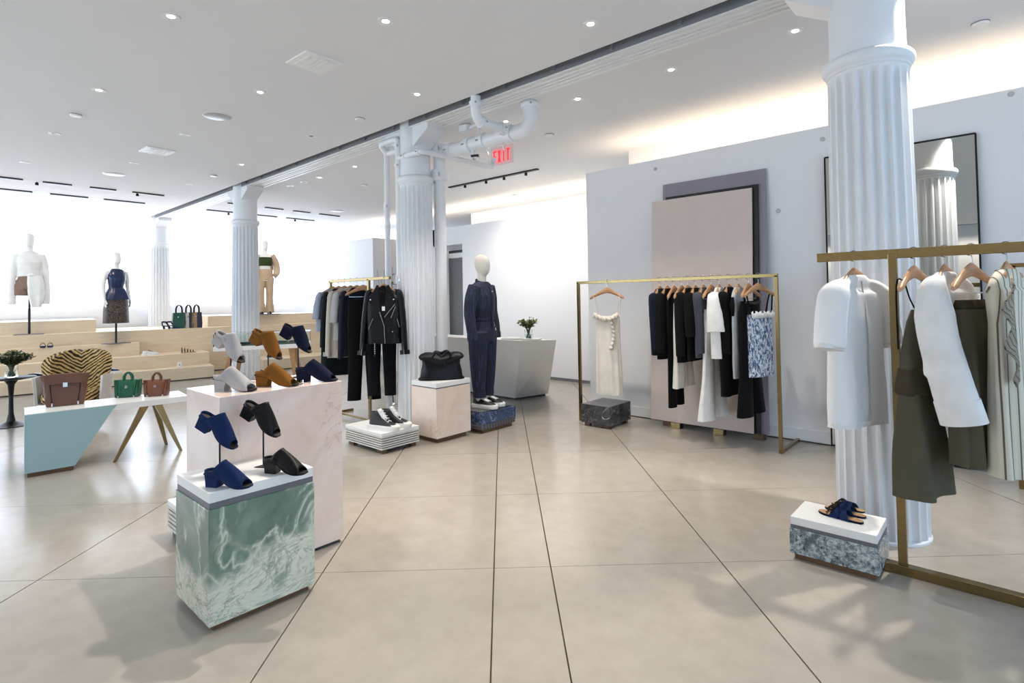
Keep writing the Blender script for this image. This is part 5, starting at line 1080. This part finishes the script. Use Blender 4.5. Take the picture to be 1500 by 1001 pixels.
# ------------------------------------------------------------------ tiger armchair
t = NT('tiger_velvet'); wv = t.n('ShaderNodeTexWave', wave_type='BANDS', bands_direction='Z'); wv.inputs['Scale'].default_value = 7; wv.inputs['Distortion'].default_value = 6; wv.inputs['Detail'].default_value = 3; wv.inputs['Detail Scale'].default_value = 1.3
sx = t.n('ShaderNodeSeparateXYZ'); t.l(t.co(), sx.inputs[0]); ab = t.n('ShaderNodeMath', operation='ABSOLUTE'); t.l(sx.outputs[0], ab.inputs[0]); mz = t.n('ShaderNodeMath', operation='MULTIPLY_ADD'); t.l(ab.outputs[0], mz.inputs[0]); mz.inputs[1].default_value = -.75; t.l(sx.outputs[2], mz.inputs[2]); cb_ = t.n('ShaderNodeCombineXYZ'); t.l(sx.outputs[0], cb_.inputs[0]); t.l(sx.outputs[1], cb_.inputs[1]); t.l(mz.outputs[0], cb_.inputs[2]); t.l(cb_.outputs[0], wv.inputs['Vector']); MT['tiger'] = t.fin(t.ramp(wv.outputs['Fac'], [(.22, '#1C130D'), (.34, '#4A2F17'), (.44, '#B98C4B'), (.8, '#D9B878')]), .8)
ac = G(104, 612); ac = G(108, 622); crz = math.radians(64)
t = thing('armchair', 'tiger-striped velvet armchair with a white shell behind the bench', 'chair', (ac.x, ac.y, 0), crz); azt = .93
def arc(r, zlo, zhi, a0, a1, n=24, th=.035, lean=0):
    lo, hi, lo2, hi2 = [], [], [], []
    for k in range(n + 1):
        a_ = lerp(a0, a1, k / n); f = math.sin(PI * k / n); z1 = zhi(k / n); c_, s_ = math.cos(a_), math.sin(a_)
        lo.append(Vector((r * c_, r * s_, zlo))); hi.append(Vector(((r + lean) * c_, (r + lean) * s_, z1))); hi2.append(Vector(((r + lean - th) * c_, (r + lean - th) * s_, z1))); lo2.append(Vector(((r - th) * c_, (r - th) * s_, zlo)))
    return [[a1_, b1, c1, d1] for a1_, b1, c1, d1 in zip(lo, hi, hi2, lo2)]
MB().rings(arc(.37, .20, lambda f: .62 + .0 * f, math.radians(-28), math.radians(208), th=.03, lean=.03)).build('shell', 'sand', t, True, angle=40)
MB().rings(arc(.335, .36, lambda f: azt * (.80 + .2 * math.sin(PI * f) ** .5) - .03 * math.exp(-((f - .5) / .05) ** 2), math.radians(18), math.radians(162), n=40, th=.11, lean=.06)).build('back_cushion', 'tiger', t, True, angle=50)
m = MB(); m.lathe([(.001, .30), (.28, .30), (.31, .33), (.31, .40), (.28, .44), (.001, .45)], 36, (0, -.03, 0)); m.build('seat_cushion', 'tiger', t, True)
MB().lathe([(.001, .2), (.34, .2), (.36, .22), (.36, .30), (.001, .30)], 36).build('seat_shell', 'sand', t, True)
MB().lathe([(.001, 0), (.2, 0), (.2, .01), (.03, .03), (.025, .2)], 24).build('pedestal', 'steel', t, True)
# ================================================================== MANNEQUINS (local: facing -y)
MT['mannequin'] = plain('mannequin_ivory', '#DDD5CA', .55, var=.04); MT['mannequinw'] = plain('mannequin_white', '#F2F1EF', .5, var=.02)
t = NT('navy_pinstripe'); c = t.ramp(t.noise(t.co((75, 75, 1.2)), 1, 2, .5), [(.36, '#0E1424'), (.5, '#141C33'), (.60, '#182240'), (.68, '#31405F')]); t.bump(t.noise(t.co((1, 1, .3)), 18, 3), .35, .02); MT['pinstripe'] = t.fin(c, .8)
MT['navyshine'] = plain('navy_shiny_leather', '#1B2A52', .25, bump=.2, bscale=14)
t = NT('dark_swirl_print'); MT['swirl'] = t.fin(t.ramp(t.noise(t.co(), 10, 2, .5, 3.5), [(.40, '#2A1F1B'), (.49, '#3B2C25'), (.505, '#A79A8E'), (.53, '#2A201C'), (.62, '#4A392F')]), .5)
MT['tanfab'] = cloth('tan_suede_fabric', '#8B7466'); MT['olgreen'] = cloth('dark_green_knit', '#3A4A2E'); MT['sandfab'] = cloth('sand_fabric', '#CDB296')
def limb(m, pts, rr, n=14, k=5): 
    P = curve(pts, k); R_ = [lerp(rr[min(int(i / k), len(rr) - 2)], rr[min(int(i / k) + 1, len(rr) - 1)], (i % k) / k) if i < k * (len(rr) - 1) else rr[-1] for i in range(len(P))]
    m.tube(P, R_, n)
def torso(m, secs, n=32): m.rings([[Vector((w * math.cos(a_), d * math.sin(a_) - o, z)) for a_ in [2 * PI * k / n for k in range(n)]] for z, w, d, o in secs])
def body(t, mat, arms=True, legsz=None, hand=False, arm_pose=None):
    m = MB(); m.rings([[Vector((w * math.cos(a_), d * math.sin(a_) - o, z)) for a_ in [2 * PI * k / 24 for k in range(24)]] for z, w, d, o in ((1.545, .048, .055, .0), (1.57, .052, .07, .02), (1.60, .062, .085, .02), (1.65, .073, .096, .012), (1.70, .077, .100, .008), (1.74, .072, .094, .003), (1.775, .055, .072, .0), (1.795, .025, .035, .0), (1.80, .006, .006, 0))])
    m.tube([(0, .01, 1.42), (0, .0, 1.50), (0, -.004, 1.60)], [.062, .054, .052], 16)
    torso(m, [(1.475, .05, .05, 0), (1.45, .12, .065, 0), (1.42, .17, .075, 0), (1.34, .168, .098, .01), (1.25, .15, .108, .018), (1.14, .125, .088, .0), (1.06, .128, .088, 0), (.96, .165, .108, -.005), (.88, .175, .115, -.01), (.80, .165, .11, -.005)])
    for s in (-1, 1):
        z0 = legsz if legsz else .06
        if z0 > .6: limb(m, [(s * .088, 0, .9), (s * .088, 0, .78), (s * .088, 0, z0)], [.09, .085, .075])
        else: limb(m, [(s * .088, 0, .9), (s * .088, -.005, .65), (s * .085, -.01, .48), (s * .083, .01, .28), (s * .08, .01, .06)], [.09, .072, .055, .052, .035]); limb(m, [(s * .08, .03, .05), (s * .082, -.05, .035), (s * .085, -.15, .025)], [.035, .035, .025])
        if arms:
            ap = arm_pose or [(s * .165, 0, 1.41), (s * .203, .01, 1.28), (s * .218, .02, 1.12), (s * .226, -.01, .98), (s * .228, -.045, .86)]
            limb(m, ap, [.05, .042, .036, .030, .022])
            if hand:
                hx, hy, hz_ = ap[-1]; limb(m, [(hx, hy, hz_), (hx, hy - .01, hz_ - .04), (hx - s * .002, hy - .015, hz_ - .08)], [.022, .03, .024])
                for q in range(4): limb(m, [(hx, hy + .018 - q * .017, hz_ - .07), (hx - s * .006, hy + .014 - q * .018, hz_ - .115), (hx - s * .018, hy + .012 - q * .018, hz_ - .15 - .008 * (q in (1, 2)))], [.0095, .0085, .007], 8, 3)
                limb(m, [(hx, hy - .03, hz_ - .03), (hx - s * .012, hy - .055, hz_ - .06), (hx - s * .02, hy - .06, hz_ - .095)], [.011, .0095, .008], 8, 3)
    o = m.build('mannequin_body', mat, t); remesh(o, .009, 4); return o
# navy jumpsuit mannequin
mp = Vector((MX0 + .20, (MY0 + MY1) / 2 - .01, MZ)); mrz = math.radians(104)
nm_ = thing('mannequin', 'mannequin in a navy pinstriped jumpsuit on the blue stone plinth', 'mannequin', mp, mrz); ks = (HZ((mp.x, mp.y), 370.5) - MZ) / 1.82; nm_.scale = (ks,) * 3
nb = body(nm_, 'mannequin')
m = MB(); torso(m, [(1.475, .085, .075, 0), (1.45, .15, .085, 0), (1.41, .20, .095, 0), (1.30, .20, .125, .01), (1.15, .195, .125, .01), (1.06, .175, .115, .005), (1.03, .165, .11, .0), (1.0, .175, .12, .0), (.90, .205, .14, -.005), (.80, .20, .14, -.005), (.76, .19, .13, 0)])
for s in (-1, 1):
    limb(m, [(s * .10, 0, .88), (s * .11, 0, .65), (s * .108, 0, .42), (s * .10, .0, .24), (s * .092, .0, .135)], [.125, .108, .092, .078, .066], 20)
    limb(m, [(s * .17, 0, 1.42), (s * .225, .01, 1.28), (s * .258, .015, 1.12), (s * .27, -.01, .97), (s * .268, -.03, .82)], [.072, .075, .066, .062, .055], 18)
js = m.build('jumpsuit', 'pinstripe', nm_); remesh(js, .011, 3)
for s in (-1, 1):
    MB().tube([(s * .268, -.025, .865), (s * .268, -.03, .795)], [.062, .06], 18).build('sleeve_cuff', 'pinstripe', js, True)
    MB().tube([(s * .093, .0, .185), (s * .092, .0, .125)], [.078, .075], 20).build('trouser_cuff', 'pinstripe', js, True)
MB().rings([[Vector((.172 * math.cos(a_) * k, .118 * math.sin(a_) * k, z)) for a_ in [2 * PI * q / 32 for q in range(32)]] for k, z in ((1.0, 1.045), (1.06, 1.035), (1.06, 1.015), (1.0, 1.005))]).build('waist_tie', 'pinstripe', js, True)
MB().tube(curve([(.03, -.125, 1.03), (.06, -.15, .99), (.05, -.148, .93)], 4), .008, 6).build('tie_end', 'pinstripe', js, True); MB().tube(curve([(.03, -.125, 1.03), (.0, -.15, 1.0), (-.01, -.148, .95)], 4), .008, 6).build('tie_end', 'pinstripe', js, True)
MB().tube(curve([(.0, -.072, 1.44), (.0, -.126, 1.36), (.0, -.142, 1.2), (0, -.128, 1.05), (0, -.142, .92)], 5), .006, 6).build('button_placket', 'pinstripe', js, True)
MB().rings([[Vector((.088 * math.cos(a_) * k, .075 * math.sin(a_) * k + .005, z + .022 * math.sin(a_))) for a_ in [2 * PI * q / 32 for q in range(32)]] for k, z in ((1.0, 1.445), (.92, 1.485), (.86, 1.49), (.88, 1.45))]).build('collar', 'pinstripe', js, True)
MB().ball((.0, -.140, 1.355), .011, n=8).build('snap_button', 'steel', js, True)
RM = Matrix.Translation(mp) @ Matrix.Rotation(mrz, 4, 'Z')
for s, lab in ((-1, 'nearer'), (1, 'farther')):
    q = RM @ Vector((s * .085 * ks, .095, .002)); sneaker('dark navy laced sneaker worn by the jumpsuit mannequin, %s foot' % lab, 'sneakers on the jumpsuit mannequin', q, mrz - PI / 2, 'sn_black', stripe='lace', sc=1.12)
# torso mannequins on poles
def pole_mannequin(label, px, py, z, topy, rz, polez, umin, umax, **k):
    p = fit(G(px, py, z), umin, umax); t = thing('mannequin', label, 'mannequin', p, rz, 'mannequins on the steps'); s_ = (HZ((p.x, p.y), topy) - z) / 1.80; s_ = max(.9, min(1.25, s_)); t.scale = (s_,) * 3
    MB().bb(-.2, .2, -.13, .13, 0, .012, .002).build('base_plate', 'grey', t); MB().tube([(0, 0, .01), (0, 0, polez)], .018, 12).build('pole', 'black', t, True); return t
cam_rz = math.radians(78)
m1 = pole_mannequin('mannequin in a knotted white shirt and tan shorts, leftmost on the steps', 46, 488, Z4, 342, cam_rz, .85, 1.42, 1.43)
body(m1, 'mannequinw', True, .70)
m = MB(); torso(m, [(1.48, .075, .068, 0), (1.45, .13, .082, 0), (1.41, .178, .095, 0), (1.28, .172, .125, .015), (1.14, .155, .11, 0), (1.06, .165, .11, 0), (1.02, .16, .10, 0)]); 
for s in (-1, 1): limb(m, [(s * .155, 0, 1.42), (s * .20, .01, 1.28), (s * .222, .015, 1.10), (s * .228, -.01, .90), (s * .228, -.03, .54)], [.06, .056, .052, .054, .062], 18)
o = m.build('white_shirt', 'c_white', m1); remesh(o, .012, 3)
m = MB(); m.rings(shell([(1.04, .03, .10, .055), (.9, .04, .12, .07), (.7, .05, .115, .075), (.48, .05, .07, .05)], 40, 5, .015)); w_ = m.build('knotted_tail', 'c_white', m1, True); w_.location = (.05, -.09, 0)
MB().ball((.04, -.13, 1.05), .05, (1.1, .7, .7), 12).build('knot', 'c_white', m1, True)
m = MB(); torso(m, [(1.05, .145, .10, 0), (.95, .18, .12, 0), (.86, .195, .13, 0), (.80, .20, .135, 0)]); 
for s in (-1, 1): limb(m, [(s * .1, 0, .88), (s * .105, 0, .8), (s * .11, 0, .69)], [.11, .108, .105], 18)
o = m.build('tan_shorts', 'tanfab', m1); remesh(o, .012, 2)
m2 = pole_mannequin('mannequin in a navy sleeveless top and dark printed skirt, second on the steps', 170, 503.5, Z3, 369, cam_rz + .5, .7, .98, 1.14)
body(m2, 'mannequinw', True, .62, True)
m = MB(); torso(m, [(1.46, .10, .075, 0), (1.42, .155, .085, 0), (1.34, .172, .112, .012), (1.24, .158, .122, .02), (1.12, .135, .098, 0), (1.06, .135, .096, 0), (1.03, .14, .098, 0)]); o = m.build('sleeveless_top', 'navyshine', m2, True)
m = MB(); m.rings(shell([(1.08, 0, .14, .10), (1.0, 0, .18, .13), (.86, 0, .225, .165)], 48, 6, .015)); m.build('peplum', 'navyshine', m2, True)
m = MB(); m.rings(shell([(1.0, 0, .17, .12), (.88, 0, .20, .14), (.60, 0, .215, .15), (.40, 0, .225, .155)], 48, 4, .012)); m.build('printed_skirt', 'swirl', m2, True)
p3 = fit(G(397, 461, Z5), 1.72, 2.2); m3 = thing('mannequin', 'mannequin in beige trousers and draped jacket, half hidden by the third column', 'mannequin', p3, cam_rz, 'mannequins on the steps'); s3 = max(.85, min(1.2, (HZ((p3.x, p3.y), 352) - Z5) / 1.8)); m3.scale = (s3,) * 3
body(m3, 'mannequinw', True)
MB().bb(-.22, .3, -.25, .16, 0, .012).build('base_plate', 'grey', m3)
m = MB(); torso(m, [(1.38, .165, .104, .01), (1.25, .16, .118, .018), (1.17, .14, .1, 0)]); m.build('bandeau_top', 'olgreen', m3, True)
m = MB(); torso(m, [(1.10, .138, .095, 0), (1.0, .165, .11, 0), (.9, .185, .125, -.005), (.82, .18, .12, 0)]); 
for s in (-1, 1): limb(m, [(s * .095, 0, .88), (s * .1, 0, .62), (s * .1, 0, .40), (s * .1, -.01, .2), (s * .1, -.01, .04)], [.11, .09, .08, .09, .105], 18)
o = m.build('trousers', 'sandfab', m3); remesh(o, .012, 2)
m = MB()
for s in (-1, 1): limb(m, [(s * .15, .0, 1.44), (s * .235, .01, 1.28), (s * .275, .02, 1.12), (s * .25, -.05, 1.0), (s * .20, -.11, .93)], [.075, .08, .078, .075, .06], 18)
torso(m, [(1.47, .11, .05, -.05), (1.40, .20, .06, -.06), (1.2, .20, .06, -.08), (.95, .2, .05, -.09)]); o = m.build('draped_jacket', 'sandfab', m3); remesh(o, .012, 2)
for s in (-1, 1): MB().tube(curve([(s * .085, .02, .03), (s * .09, -.08, .035), (s * .092, -.17, .02)], 3), [.04, .042, .042, .04, .036, .03, .02][:7], 10).build('shoe', 'sn_black', m3, True)
